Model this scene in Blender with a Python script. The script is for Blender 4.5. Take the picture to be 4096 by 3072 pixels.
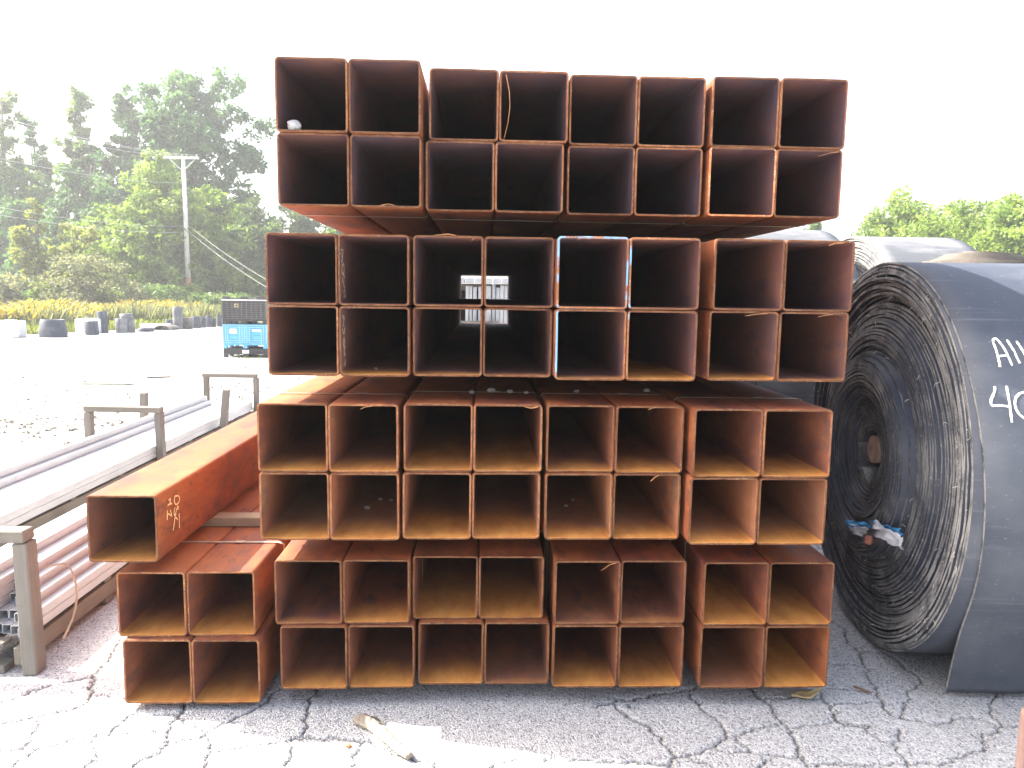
import bpy, bmesh, math, random
import numpy as np
from mathutils import Vector, Matrix, noise as mnoise
R = math.radians
rng = np.random.default_rng(7)
random.seed(7)
scene = bpy.context.scene
for o in list(bpy.data.objects):
    bpy.data.objects.remove(o)
col = scene.collection

# ------------------------------------------------------------------ camera
F, YAW, PITCH, ROLL, EYE = 3021.9, R(2.1416), R(6.6373), R(0.82878), 1.90
_r = np.array([math.cos(YAW), -math.sin(YAW), 0])
CW = np.array([math.sin(YAW)*math.cos(PITCH), math.cos(YAW)*math.cos(PITCH), -math.sin(PITCH)])
_u = np.cross(_r, CW)
CR = math.cos(ROLL)*_r + math.sin(ROLL)*_u
CU = -math.sin(ROLL)*_r + math.cos(ROLL)*_u
CC = np.array([0, 0, EYE])
cam = bpy.data.cameras.new('camera')
cam.sensor_width = 36; cam.lens = 36*F/4096; cam.clip_start = .05; cam.clip_end = 2000
camo = bpy.data.objects.new('camera', cam); col.objects.link(camo)
camo.matrix_world = Matrix(((CR[0], CU[0], -CW[0], 0), (CR[1], CU[1], -CW[1], 0), (CR[2], CU[2], -CW[2], EYE), (0, 0, 0, 1)))
scene.camera = camo

def ray(px, py): return (px-2048)/F*CR + (1536-py)/F*CU + CW
def on_z(px, py, z=0.):
    d = ray(px, py); return CC + d*(z-EYE)/d[2]
def on_y(px, py, y):
    d = ray(px, py); return CC + d*y/d[1]
def on_x(px, py, x):
    d = ray(px, py); return CC + d*x/d[0]

# ------------------------------------------------------------------ sky, sun, exposure
SUN = Vector((-1.0, 0.257, 1.03)).normalized()        # towards the sun
elev = math.asin(SUN.z); azim = math.atan2(SUN.x, SUN.y)
world = bpy.data.worlds.new('World'); scene.world = world; world.use_nodes = True
wn = world.node_tree; wn.nodes.clear()
sky = wn.nodes.new('ShaderNodeTexSky'); sky.sky_type = 'NISHITA'; sky.sun_disc = False
sky.sun_elevation = elev; sky.sun_rotation = azim; sky.air_density = 1.0; sky.dust_density = 7.0; sky.ozone_density = 1.0
bg = wn.nodes.new('ShaderNodeBackground'); bg.inputs['Strength'].default_value = 0.13
wo = wn.nodes.new('ShaderNodeOutputWorld')
veil = wn.nodes.new('ShaderNodeMix'); veil.data_type = 'RGBA'; veil.inputs[0].default_value = .16     # thin even high cloud
veil.inputs[7].default_value = (4.0, 4.1, 4.3, 1)
wn.links.new(sky.outputs[0], veil.inputs[6]); wn.links.new(veil.outputs[2], bg.inputs[0]); wn.links.new(bg.outputs[0], wo.inputs[0])
sl = bpy.data.lights.new('sun', 'SUN'); sl.energy = 4.2; sl.angle = R(.55); sl.color = (1, .95, .86)
so = bpy.data.objects.new('sun', sl); col.objects.link(so)
so.rotation_euler = (-SUN).to_track_quat('-Z', 'Y').to_euler(); so.location = (-8, 4, 9)
scene.view_settings.view_transform = 'Standard'; scene.view_settings.look = 'None'
scene.view_settings.gamma = 1; scene.view_settings.use_curve_mapping = False
scene.view_settings.exposure = 2.38
scene.render.engine = 'CYCLES'
scene.cycles.max_bounces = 6; scene.cycles.diffuse_bounces = 4; scene.cycles.transmission_bounces = 4

# ------------------------------------------------------------------ helpers
def tag(o, label=None, cat=None, group=None, kind=None):
    if label: o['label'] = label
    if cat: o['category'] = cat
    if group: o['group'] = group
    if kind: o['kind'] = kind
    return o

def empty(name, loc=(0, 0, 0), rz=0):
    o = bpy.data.objects.new(name, None); col.objects.link(o)
    o.location = loc; o.rotation_euler = (0, 0, rz); o.empty_display_size = .1
    return o

def mesh_np(name, V, Fq, mats, midx=None, smooth=False):
    """V (n,3); Fq (m,4) quads"""
    V = np.asarray(V, np.float32); Fq = np.asarray(Fq, np.int32)
    me = bpy.data.meshes.new(name); k = Fq.shape[1]
    me.vertices.add(len(V)); me.vertices.foreach_set('co', V.ravel())
    me.loops.add(Fq.size); me.loops.foreach_set('vertex_index', Fq.ravel())
    me.polygons.add(len(Fq)); me.polygons.foreach_set('loop_start', np.arange(0, Fq.size, k, dtype=np.int32))
    for m in (mats if isinstance(mats, (list, tuple)) else [mats]): me.materials.append(m)
    if midx is not None: me.polygons.foreach_set('material_index', np.asarray(midx, np.int32))
    me.polygons.foreach_set('use_smooth', np.full(len(Fq), smooth))
    me.update(calc_edges=True); me.validate()
    return me

def link(name, me, parent=None, loc=(0, 0, 0), rot=(0, 0, 0)):
    o = bpy.data.objects.new(name, me); col.objects.link(o)
    o.location = loc; o.rotation_euler = rot
    if parent: o.parent = parent
    return o

class MB:
    """collects boxes, bars, tubes into one mesh"""
    def __init__(s): s.v = []; s.f = []; s.m = []
    def add(s, vs, fs, m=0):
        b = len(s.v); s.v += [tuple(v) for v in vs]; s.f += [tuple(b+i for i in f) for f in fs]; s.m += [m]*len(fs)
    def box(s, x0, x1, y0, y1, z0, z1, m=0, bev=0.0):
        if bev <= 0:
            vs = [(x, y, z) for z in (z0, z1) for y in (y0, y1) for x in (x0, x1)]
            s.add(vs, [(0, 2, 3, 1), (4, 5, 7, 6), (0, 1, 5, 4), (2, 6, 7, 3), (0, 4, 6, 2), (1, 3, 7, 5)], m); return
        bm = bmesh.new(); bmesh.ops.create_cube(bm, size=1)
        for v in bm.verts: v.co = ((x0+x1)/2+v.co.x*(x1-x0), (y0+y1)/2+v.co.y*(y1-y0), (z0+z1)/2+v.co.z*(z1-z0))
        bmesh.ops.bevel(bm, geom=bm.edges[:], offset=bev, segments=1, affect='EDGES')
        bm.verts.index_update()
        s.add([v.co[:] for v in bm.verts], [[v.index for v in f.verts] for f in bm.faces], m); bm.free()
    def tube(s, pts, r, n=8, m=0, cap=True):
        pts = [Vector(p) for p in pts]; rs = r if isinstance(r, (list, tuple)) else [r]*len(pts)
        vs = []; fs = []
        for i, p in enumerate(pts):
            t = (pts[min(i+1, len(pts)-1)]-pts[max(i-1, 0)]).normalized()
            a = t.cross(Vector((0, 0, 1)) if abs(t.z) < .9 else Vector((1, 0, 0))).normalized(); b = t.cross(a)
            for k in range(n):
                w = 2*math.pi*k/n; vs.append(p+(a*math.cos(w)+b*math.sin(w))*rs[i])
        for i in range(len(pts)-1):
            for k in range(n):
                fs.append((i*n+k, i*n+(k+1) % n, (i+1)*n+(k+1) % n, (i+1)*n+k))
        if cap: fs += [tuple(range(n))[::-1], tuple(range((len(pts)-1)*n, len(pts)*n))]
        s.add(vs, fs, m)
    def ribbon(s, pts, nrm, w, th=.0012, m=0):
        """thin raised stroke along pts; nrm = normal per point or one"""
        pts = [Vector(p) for p in pts]; vs = []
        for i, p in enumerate(pts):
            t = (pts[min(i+1, len(pts)-1)]-pts[max(i-1, 0)]).normalized()
            n = Vector(nrm[i] if isinstance(nrm, list) else nrm).normalized(); b = t.cross(n).normalized()*w/2*random.uniform(.75, 1.2)
            vs += [p-b, p-b*.7+n*th, p+b*.7+n*th, p+b]
        fs = []
        for i in range(len(pts)-1):
            for k in range(3): fs.append((i*4+k, i*4+k+1, (i+1)*4+k+1, (i+1)*4+k))
        s.add(vs, fs, m)
    def mesh(s, name, mats, smooth=False):
        me = bpy.data.meshes.new(name); me.from_pydata(s.v, [], s.f)
        for m in (mats if isinstance(mats, (list, tuple)) else [mats]): me.materials.append(m)
        me.polygons.foreach_set('material_index', s.m)
        me.polygons.foreach_set('use_smooth', [smooth]*len(s.f)); me.update(); return me
    def build(s, name, mats, parent=None, loc=(0, 0, 0), rot=(0, 0, 0), smooth=False):
        return link(name, s.mesh(name, mats, smooth), parent, loc, rot)

def blob(name, mat, size, seed, jag=.35, sub=2):
    bm = bmesh.new(); bmesh.ops.create_icosphere(bm, subdivisions=sub, radius=1)
    for v in bm.verts:
        k = 1+jag*mnoise.noise(v.co*1.3+Vector((seed*3.1, seed, 7)))+jag*.4*mnoise.noise(v.co*3.5+Vector((seed, 2, 1)))
        v.co = Vector((v.co.x*size[0], v.co.y*size[1], v.co.z*size[2]))*k
    me = bpy.data.meshes.new(name); bm.to_mesh(me); bm.free(); me.materials.append(mat)
    return me

def copy_tree(o, parent=None):
    c = o.copy(); col.objects.link(c); c.parent = parent
    for ch in o.children: copy_tree(ch, c)
    return c

# ------------------------------------------------------------------ materials
class NT:
    def __init__(s, name):
        s.mat = bpy.data.materials.new(name); s.mat.use_nodes = True; s.t = s.mat.node_tree
        s.t.nodes.clear(); s.out = s.n('ShaderNodeOutputMaterial'); s.p = s.n('ShaderNodeBsdfPrincipled')
        s.l(s.p.outputs[0], s.out.inputs[0]); s.tc = s.n('ShaderNodeTexCoord')
    def n(s, t, **k):
        nd = s.t.nodes.new(t)
        for a, b in k.items(): setattr(nd, a, b)
        return nd
    def l(s, a, b): s.t.links.new(a, b)
    def setp(s, sock, v):
        if hasattr(v, 'is_linked') or hasattr(v, 'links'): s.l(v, sock)
        else: sock.default_value = v
    def noise(s, vec, scale, detail=4, rough=.55, dist=0):
        nd = s.n('ShaderNodeTexNoise'); nd.inputs['Scale'].default_value = scale; nd.inputs['Detail'].default_value = detail
        nd.inputs['Roughness'].default_value = rough; nd.inputs['Distortion'].default_value = dist
        s.l(vec, nd.inputs['Vector']); return nd.outputs['Fac']
    def voro(s, vec, scale, feature='F1'):
        nd = s.n('ShaderNodeTexVoronoi', feature=feature); nd.inputs['Scale'].default_value = scale
        s.l(vec, nd.inputs['Vector']); return nd
    def ramp(s, fac, stops, interp='LINEAR'):
        nd = s.n('ShaderNodeValToRGB'); cr = nd.color_ramp; cr.interpolation = interp
        while len(cr.elements) < len(stops): cr.elements.new(.5)
        for e, (p, c) in zip(cr.elements, stops):
            e.position = p; e.color = (c, c, c, 1) if isinstance(c, (int, float)) else (*c, 1)
        s.l(fac, nd.inputs[0]); return nd.outputs[0]
    def mix(s, fac, a, b, mode='MIX'):
        nd = s.n('ShaderNodeMix', data_type='RGBA', blend_type=mode)
        s.setp(nd.inputs[0], fac)
        for sock, v in ((nd.inputs[6], a), (nd.inputs[7], b)):
            s.setp(sock, (*v, 1) if isinstance(v, tuple) and len(v) == 3 else v)
        return nd.outputs[2]
    def math(s, op, a, b=0.0, c=None, clamp=False):
        nd = s.n('ShaderNodeMath', operation=op, use_clamp=clamp)
        s.setp(nd.inputs[0], a); s.setp(nd.inputs[1], b)
        if c is not None: s.setp(nd.inputs[2], c)
        return nd.outputs[0]
    def maprange(s, v, a, b, c=0., d=1., smooth=False):
        nd = s.n('ShaderNodeMapRange', interpolation_type='SMOOTHSTEP' if smooth else 'LINEAR')
        for i, q in enumerate((v, a, b, c, d)): s.setp(nd.inputs[i], q)
        return nd.outputs[0]
    def mapping(s, vec, scale=(1, 1, 1), loc=(0, 0, 0)):
        nd = s.n('ShaderNodeMapping'); nd.inputs['Scale'].default_value = scale
        if isinstance(loc, tuple): nd.inputs['Location'].default_value = loc
        else: s.l(loc, nd.inputs['Location'])
        s.l(vec, nd.inputs['Vector']); return nd.outputs[0]
    def objvec(s, scale=(1, 1, 1)):
        oi = s.n('ShaderNodeObjectInfo'); s.oi = oi
        cb = s.n('ShaderNodeCombineXYZ'); m = s.math('MULTIPLY', oi.outputs['Random'], 41.)
        for i in range(3): s.l(m, cb.inputs[i])
        return s.mapping(s.tc.outputs['Object'], scale, cb.outputs[0])
    def bump(s, h, strength=.3, dist=.01, prev=None):
        nd = s.n('ShaderNodeBump'); nd.inputs['Strength'].default_value = strength; nd.inputs['Distance'].default_value = dist
        s.l(h, nd.inputs['Height'])
        if prev: s.l(prev, nd.inputs['Normal'])
        return nd.outputs[0]
    def fin(s, color, rough=.8, normal=None, spec=.3, metal=0.):
        s.setp(s.p.inputs['Base Color'], (*color, 1) if isinstance(color, tuple) else color)
        s.setp(s.p.inputs['Roughness'], rough); s.p.inputs['Specular IOR Level'].default_value = spec
        s.p.inputs['Metallic'].default_value = metal
        if normal: s.l(normal, s.p.inputs['Normal'])
        return s.mat

def mat_rust():
    s = NT('rusted_steel'); v = s.objvec((1, .4, 1)); vl = s.mapping(s.tc.outputs['Object'])
    n1 = s.noise(v, 2.6, 3); n2 = s.noise(v, 16, 4, .65); n3 = s.noise(v, 140, 2, .7)
    k = s.math('ADD', s.math('MULTIPLY', n1, .55), s.math('MULTIPLY', n2, .45))
    base = s.ramp(k, [(.36, (.075, .024, .019)), (.46, (.155, .043, .023)), (.54, (.235, .066, .026)), (.66, (.36, .125, .045))])
    pat = s.maprange(s.noise(s.mapping(v, loc=(5, 2, 8)), 1.5, 4, .6), .46, .58, 0, .55)      # orange fields over maroon ones
    base = s.mix(pat, base, s.mix(n2, (.25, .070, .018), (.38, .130, .035)))
    base = s.mix(s.maprange(s.noise(s.mapping(v, loc=(1, 7, 3)), 9, 4, .7), .56, .66, 0, .7), base, (.075, .034, .03))   # scale patches
    # long mill streaks
    st = s.noise(s.mapping(s.tc.outputs['Object'], (30, .25, 30)), 1.5, 3)
    base = s.mix(s.maprange(st, .55, .75, 0, .35), base, (.11, .042, .028))
    # fine speckle
    base = s.mix(s.maprange(n3, .62, .75, 0, .5), base, (.34, .17, .09))
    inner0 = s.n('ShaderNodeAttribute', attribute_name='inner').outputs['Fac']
    inner_shade = s.math('MULTIPLY', s.math('MULTIPLY', inner0, s.oi.outputs['Alpha']), s.maprange(n1, .3, .6, .95, .7))
    base = s.mix(inner_shade, base, s.mix(n2, (.042, .040, .066), (.090, .058, .066)))   # interior shade painted as dark blue-grey, strongest in the upper layers
    # ochre bloom on the tube floor near the open end, where rain gets in
    geo = s.n('ShaderNodeNewGeometry'); inner = s.n('ShaderNodeAttribute', attribute_name='inner').outputs['Fac']
    sep = s.n('ShaderNodeSeparateXYZ'); s.l(s.tc.outputs['Object'], sep.inputs[0])
    oc = s.n('ShaderNodeSeparateColor'); s.l(s.oi.outputs['Color'], oc.inputs[0])
    floor = s.math('MULTIPLY', inner, s.maprange(sep.outputs[2], -.139, -.130, 1, 0))
    wob = s.math('MULTIPLY', s.math('SUBTRACT', s.noise(v, 5, 4), .5), 1.1)
    wob = s.math('ADD', wob, s.math('MULTIPLY', s.math('ABSOLUTE', sep.outputs[0]), 1.2))
    reach = s.math('MULTIPLY', s.math('POWER', oc.outputs[0], 1.6), 1.5)
    reach = s.math('ADD', reach, .02)
    e = s.math('DIVIDE', s.math('ADD', sep.outputs[1], s.math('MULTIPLY', wob, reach)), reach)
    och = s.math('MULTIPLY', s.maprange(e, .25, 1.15, 1, 0, True), floor)
    och = s.math('MULTIPLY', och, s.maprange(oc.outputs[0], 0, .35, 0, .95))
    ochc = s.mix(s.maprange(s.noise(v, 11, 4, .7), .25, .7), (.38, .135, .03), (.62, .285, .065))
    dust = s.math('MULTIPLY', s.math('MULTIPLY', s.math('MAXIMUM', floor, s.math('MULTIPLY', inner, .55)), oc.outputs[1]), s.maprange(s.noise(v, 3.5, 4), .35, .65, .2, .9))
    base = s.mix(dust, base, s.mix(n2, (.30, .155, .07), (.40, .25, .14)))
    base = s.mix(och, base, ochc)
    base = s.mix(1.0, base, s.ramp(oc.outputs[2], [(0, .55), (1, 1.45)]), 'MULTIPLY')
    # pale scuffs on the outside
    sc = s.math('MULTIPLY', s.maprange(s.noise(s.mapping(v, (1, 3, 1)), 7, 6, .7), .69, .76, 0, .5), s.math('SUBTRACT', 1., inner))
    base = s.mix(sc, base, (.52, .33, .22))
    nb = s.bump(n3, .35, .004); nb = s.bump(n2, .25, .006, nb)
    return s.fin(base, s.maprange(n2, .3, .7, .62, .85), nb, .35)

def mat_rim(name, paint=None, amount=0., bright=1.):
    s = NT(name); v = s.objvec((1, 1, 1))
    n1 = s.noise(v, 22, 5, .65); n2 = s.noise(v, 130, 3, .7)
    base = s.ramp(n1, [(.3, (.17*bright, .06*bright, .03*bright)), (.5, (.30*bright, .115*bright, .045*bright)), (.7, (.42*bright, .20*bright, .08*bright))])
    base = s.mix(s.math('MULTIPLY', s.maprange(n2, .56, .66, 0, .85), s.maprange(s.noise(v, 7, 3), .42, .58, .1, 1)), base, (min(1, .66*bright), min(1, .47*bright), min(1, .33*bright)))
    if paint:
        base = s.mix(s.maprange(s.noise(v, 9, 5, .6), .62-amount*.35, .70-amount*.35, 0, 1), paint, base)
    return s.fin(base, .8, s.bump(n2, .8, .006), .3)

def mat_simple(name, c, rough=.7, var=.25, scale=12, spec=.3, metal=0, stretch=(1, 1, 1), bump=.2):
    s = NT(name); v = s.objvec(stretch); n = s.noise(v, scale, 5, .6); n2 = s.noise(v, scale*6, 3)
    k = s.math('ADD', s.math('MULTIPLY', n, .7), s.math('MULTIPLY', n2, .3))
    a = tuple(x*(1-var) for x in c); b = tuple(min(1, x*(1+var)) for x in c)
    return s.fin(s.ramp(k, [(.3, a), (.7, b)]), rough, s.bump(k, bump, .006), spec, metal)

def mat_wood(name, c1, c2, axis='Y'):
    s = NT(name); sc = {'X': (.6, 9, 9), 'Y': (9, .6, 9), 'Z': (9, 9, .6)}[axis]
    v = s.objvec(sc); n = s.noise(v, 4, 6, .65, .6); n2 = s.noise(s.objvec((1, 1, 1)), 3, 4); f = s.noise(v, 20, 4, .7)
    base = s.mix(n, c1, c2); base = s.mix(s.maprange(n2, .5, .75, 0, .45), base, tuple(x*.55 for x in c1))
    base = s.mix(s.maprange(f, .62, .72, 0, .5), base, tuple(x*.4 for x in c1))
    return s.fin(base, .85, s.bump(f, .5, .004), .2)

def mat_rubber(name, base=(.030, .037, .055), dustc=(.15, .16, .18), dust=.5):
    s = NT(name); v = s.objvec((.6, 1, 1)); n = s.noise(v, 1.6, 6, .6); n2 = s.noise(s.objvec((.5, 8, 8)), 3, 5); n3 = s.noise(v, 90, 3)
    c = s.mix(s.maprange(n, .42, .72, 0, dust), base, dustc)
    c = s.mix(s.maprange(n2, .6, .75, 0, dust*.6), c, dustc)
    c = s.mix(s.maprange(n3, .66, .74, 0, .4), c, (.3, .3, .3))
    return s.fin(c, .62, s.bump(n3, .25, .003), .4)

def mat_belt_edge():
    s = NT('frayed_belt_edge'); tc = s.tc.outputs['Object']
    n = s.noise(tc, 5, 5, .6); n2 = s.noise(tc, 70, 4, .7)
    c = s.mix(s.maprange(n, .42, .66, .12, .95), (.045, .048, .058), (.27, .268, .262))
    sx = s.n('ShaderNodeSeparateXYZ'); s.l(tc, sx.inputs[0])
    rad = s.math('SQRT', s.math('ADD', s.math('POWER', sx.outputs[1], 2.), s.math('POWER', sx.outputs[2], 2.)))
    fr = s.math('MULTIPLY', s.maprange(rad, .74, .86), s.maprange(s.noise(s.mapping(tc, loc=(2, 8, 1)), 14, 4, .7), .42, .6, 0, .5))   # worn cotton carcass in the outer wraps
    c = s.mix(fr, c, (.40, .39, .37))
    c = s.mix(s.maprange(n2, .58, .68, 0, .75), c, (.44, .43, .41))
    return s.fin(c, .9, s.bump(n2, .9, .008), .15)

def mat_asphalt():
    s = NT('old_cracked_asphalt'); tc = s.tc.outputs['Object']
    cr = s.n('ShaderNodeAttribute', attribute_name='crack').outputs['Fac']
    n1 = s.noise(tc, .55, 3); n2 = s.noise(tc, 4, 3, .6); n3 = s.noise(tc, 95, 2, .65)
    vo = s.voro(tc, 120); vo2 = s.voro(s.mapping(tc, loc=(3.3, 1.7, 0)), 70)
    c = s.mix(n2, (.42, .422, .43), (.50, .50, .502))
    c = s.mix(s.maprange(n1, .4, .7, 0, .5), c, (.50, .49, .475))
    sepc = s.n('ShaderNodeSeparateColor'); s.l(vo.outputs['Color'], sepc.inputs[0])
    c = s.mix(s.maprange(sepc.outputs[0], .62, .95, 0, .8), c, (.66, .65, .63))       # pale aggregate
    c = s.mix(s.maprange(sepc.outputs[1], .74, .9, 0, .6), c, (.09, .092, .10))    # dark binder pits
    c = s.mix(s.maprange(n3, .58, .70, 0, .55), c, (.12, .12, .125))
    # rust wash and lichen spots
    ru = s.maprange(s.noise(s.mapping(tc, (1, 1.6, 1)), 2.6, 5, .6), .66, .78, 0, .35)
    c = s.mix(ru, c, (.40, .30, .16))
    c = s.mix(s.math('MULTIPLY', cr, .8), c, (.05, .046, .043))
    # far part: procedural cracks beyond the modelled ones
    w = s.noise(tc, 1.6, 3); vm = s.n('ShaderNodeVectorMath', operation='ADD'); s.l(tc, vm.inputs[0])
    cb = s.n('ShaderNodeCombineXYZ'); s.l(w, cb.inputs[0]); s.l(s.noise(s.mapping(tc, loc=(9, 4, 0)), 1.6, 3), cb.inputs[1]); s.l(cb.outputs[0], vm.inputs[1])
    ve = s.voro(vm.outputs[0], 1.15, 'DISTANCE_TO_EDGE')
    sy = s.n('ShaderNodeSeparateXYZ'); s.l(tc, sy.inputs[0])
    farm = s.maprange(sy.outputs[1], 5.0, 5.6, 0, 1)
    fc = s.math('MULTIPLY', s.maprange(ve.outputs['Distance'], .004, .016, .8, 0), farm)
    c = s.mix(fc, c, (.06, .055, .05))
    h = s.math('ADD', s.math('MULTIPLY', vo.outputs['Distance'], -.7), s.math('MULTIPLY', n3, .5))
    nb = s.bump(h, .75, .012); nb = s.bump(s.math('MULTIPLY', fc, -1.), .5, .01, nb)
    return s.fin(c, .9, nb, .2)

def mat_leaf(name, c1, c2, trans=.45):
    s = NT(name); at = s.n('ShaderNodeAttribute', attribute_name='tint').outputs['Fac']
    c = s.mix(at, c1, c2); s.fin(c, .55, None, .25)
    tr = s.n('ShaderNodeBsdfTranslucent'); s.l(s.mix(1., c, (1.25, 1.3, .7), 'MULTIPLY'), tr.inputs[0])
    mx = s.n('ShaderNodeMixShader'); mx.inputs[0].default_value = trans
    s.l(s.p.outputs[0], mx.inputs[1]); s.l(tr.outputs[0], mx.inputs[2]); s.l(mx.outputs[0], s.out.inputs[0])
    return s.mat

M = {}
M['rust'] = mat_rust()
M['rim'] = mat_rim('sawn_tube_end', None, 0, .48)
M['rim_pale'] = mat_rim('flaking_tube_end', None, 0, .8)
M['rim_orange'] = mat_rim('bright_orange_tube_end', None, 0, 1.9)  # same rim colours, scaled much brighter
M['rim_blue'] = mat_rim('blue_painted_tube_end', (.20, .42, .66), .42)
M['rim_blue_worn'] = mat_rim('worn_blue_tube_end', (.26, .38, .46), .8)
M['strap'] = mat_simple('steel_strap', (.36, .30, .22), .45, .35, 14, .5, .3)
M['asphalt'] = mat_asphalt()
M['wood_x'] = mat_wood('weathered_lumber_across', (.13, .118, .098), (.225, .205, .175), 'X')
M['wood_y'] = mat_wood('weathered_lumber_along', (.14, .122, .096), (.23, .205, .165), 'Y')
M['wood_z'] = mat_wood('weathered_lumber_upright', (.13, .12, .103), (.225, .208, .182), 'Z')
M['wood_tan'] = mat_wood('tan_spacer_lumber', (.24, .185, .12), (.36, .29, .20), 'X')
M['wood_grey'] = mat_wood('silvered_lumber', (.30, .305, .315), (.50, .505, .51), 'Z')
M['galv'] = mat_simple('galvanized_steel', (.44, .445, .455), .45, .14, 9, .5, .3, (1, .3, 1), .06)
M['rubber'] = mat_rubber('conveyor_rubber')
M['rubber_flap'] = mat_rubber('dusty_flap_rubber', (.036, .044, .062), (.14, .15, .17), .6)
M['rubber_pale'] = mat_rubber('dusty_rubber', (.075, .08, .09), (.27, .27, .265), .8)
M['rubber_brown'] = mat_rubber('brown_dusty_rubber', (.07, .062, .055), (.21, .185, .155), .8)
M['belt_edge'] = mat_belt_edge()
M['chalk'] = mat_simple('chalk', (.80, .80, .74), .95, .15, 60, .05)
M['chalk_yellow'] = mat_simple('yellow_chalk', (.74, .58, .30), .95, .25, 60, .05)
M['chalk_faint'] = mat_simple('faint_chalk', (.42, .32, .22), .95, .25, 60, .05)
M['burr'] = mat_simple('steel_burr', (.42, .20, .09), .6, .3, 40)
M['stone'] = mat_simple('pale_stone', (.42, .41, .39), .9, .3, 30, .2, 0, (1, 1, 1), .6)
M['concrete'] = mat_simple('pale_concrete', (.55, .55, .53), .9, .15, 3)
M['black_plastic'] = mat_simple('black_plastic', (.045, .043, .045), .5, .3, 6)
M['blue_plastic'] = mat_simple('blue_plastic', (.10, .33, .54), .5, .18, 4)
M['blue_rib'] = mat_simple('worn_blue_plastic', (.20, .44, .60), .55, .15, 4)
M['black_rib'] = mat_simple('worn_black_plastic', (.09, .088, .085), .55, .3, 6)
M['white_label'] = mat_simple('white_label', (.78, .78, .76), .7, .06, 8)
M['grey_print'] = mat_simple('grey_print', (.25, .25, .25), .7, .06, 8)
M['pole_wood'] = mat_wood('utility_pole_wood', (.46, .44, .41), (.62, .60, .56), 'Z')
M['pole_foot'] = mat_wood('rust_stained_pole_foot', (.30, .15, .09), (.42, .24, .15), 'Z')
M['wire'] = mat_simple('line_wire', (.40, .41, .42), .5, .1, 3)
M['ceramic'] = mat_simple('insulator', (.35, .3, .28), .3, .1, 3)
M['bark'] = mat_wood('bark', (.085, .068, .052), (.16, .135, .105), 'Z')
M['leaf_light'] = mat_leaf('light_green_leaves', (.11, .18, .035), (.26, .33, .07))
M['leaf_dark'] = mat_leaf('dark_green_leaves', (.045, .105, .045), (.115, .20, .085))
M['leaf_mid'] = mat_leaf('mid_green_leaves', (.075, .135, .045), (.18, .24, .085))
M['leaf_yellow'] = mat_leaf('yellowing_leaves', (.15, .185, .045), (.29, .30, .085))
M['leaf_grey'] = mat_leaf('grey_willow_leaves', (.10, .115, .065), (.24, .24, .16))
M['goldenrod'] = mat_leaf('goldenrod_flowers', (.34, .25, .03), (.52, .40, .07), .3)
M['grass'] = mat_leaf('rough_grass', (.10, .14, .03), (.24, .25, .07), .3)
M['rag_blue'] = mat_simple('blue_wrapper', (.06, .28, .55), .5, .2, 20)
M['rag_white'] = mat_simple('white_wrapper', (.55, .56, .60), .6, .2, 20)
M['red_ball'] = mat_simple('dull_red_rubber', (.32, .12, .09), .7, .3, 30)
M['card'] = mat_simple('tan_cardboard', (.42, .31, .15), .8, .15, 12)
M['core'] = mat_simple('rusty_core', (.34, .24, .19), .9, .4, 25, .2, 0, (1, 1, 1), .7)

# ------------------------------------------------------------------ ground: one sheet, real cracks near the camera
CRK = []
def crk(x0, y0, sc, *pls, w=1.0):
    for pl in pls:
        CRK.append(([on_z(x0+a*sc, y0+b*sc)[:2] for a, b in pl], w))
crk(0, 2600, .6329,
    [(760, -70), (720, 0), (690, 60), (640, 120), (600, 180), (597, 260), (575, 320), (500, 360), (350, 405), (180, 440), (0, 480), (-300, 560)], w=1.5)
crk(0, 2600, .6329,
    [(600, 180), (520, 185), (380, 215), (250, 250), (150, 290), (0, 335), (-200, 400)],
    [(600, 290), (700, 300), (785, 300), (900, 320)],
    [(1165, 340), (1165, 375), (1130, 430), (1080, 460), (1060, 520), (1050, 600), (1000, 660), (920, 690), (840, 730), (760, 790)],
    [(1150, 440), (1230, 470), (1300, 520), (1345, 580), (1340, 650), (1300, 746), (1260, 830)], w=1.5)
crk(0, 2600, .6329,
    [(1310, 520), (1400, 470), (1500, 420), (1590, 385), (1700, 310), (1770, 240)],
    [(1830, 575), (1700, 595), (1540, 612), (1390, 635), (1340, 650)],
    [(810, 420), (720, 490), (670, 540), (570, 565), (400, 590), (230, 630), (170, 690), (80, 746), (0, 790)],
    [(810, 420), (1000, 412), (1130, 408)], [(670, 540), (850, 525), (1030, 515)],
    [(570, 565), (610, 630), (665, 690), (540, 746), (480, 800)], [(250, 450), (200, 530), (150, 610), (140, 630), (0, 640)],
    [(1060, 610), (1180, 570), (1290, 545)], w=.9)
crk(0, 2600, .6329, [(1975, 230), (1965, 340), (1920, 440), (1880, 550), (1830, 580), (1840, 640), (1835, 746), (1820, 830)],
    [(1880, 560), (2000, 560), (2054, 566)], w=1.25)
crk(1300, 2700, .5425, [(0, 468), (200, 480), (340, 485), (500, 560), (640, 600), (740, 630), (820, 640), (860, 686), (930, 760)],
    [(1100, 740), (1220, 686), (1330, 630), (1400, 615), (1540, 620), (1800, 620), (2000, 635), (2212, 645)], w=1.2)
crk(1300, 2700, .5425, [(270, 500), (240, 560), (190, 680)], [(2212, 170), (2110, 195), (1980, 225)], w=.7)
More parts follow.
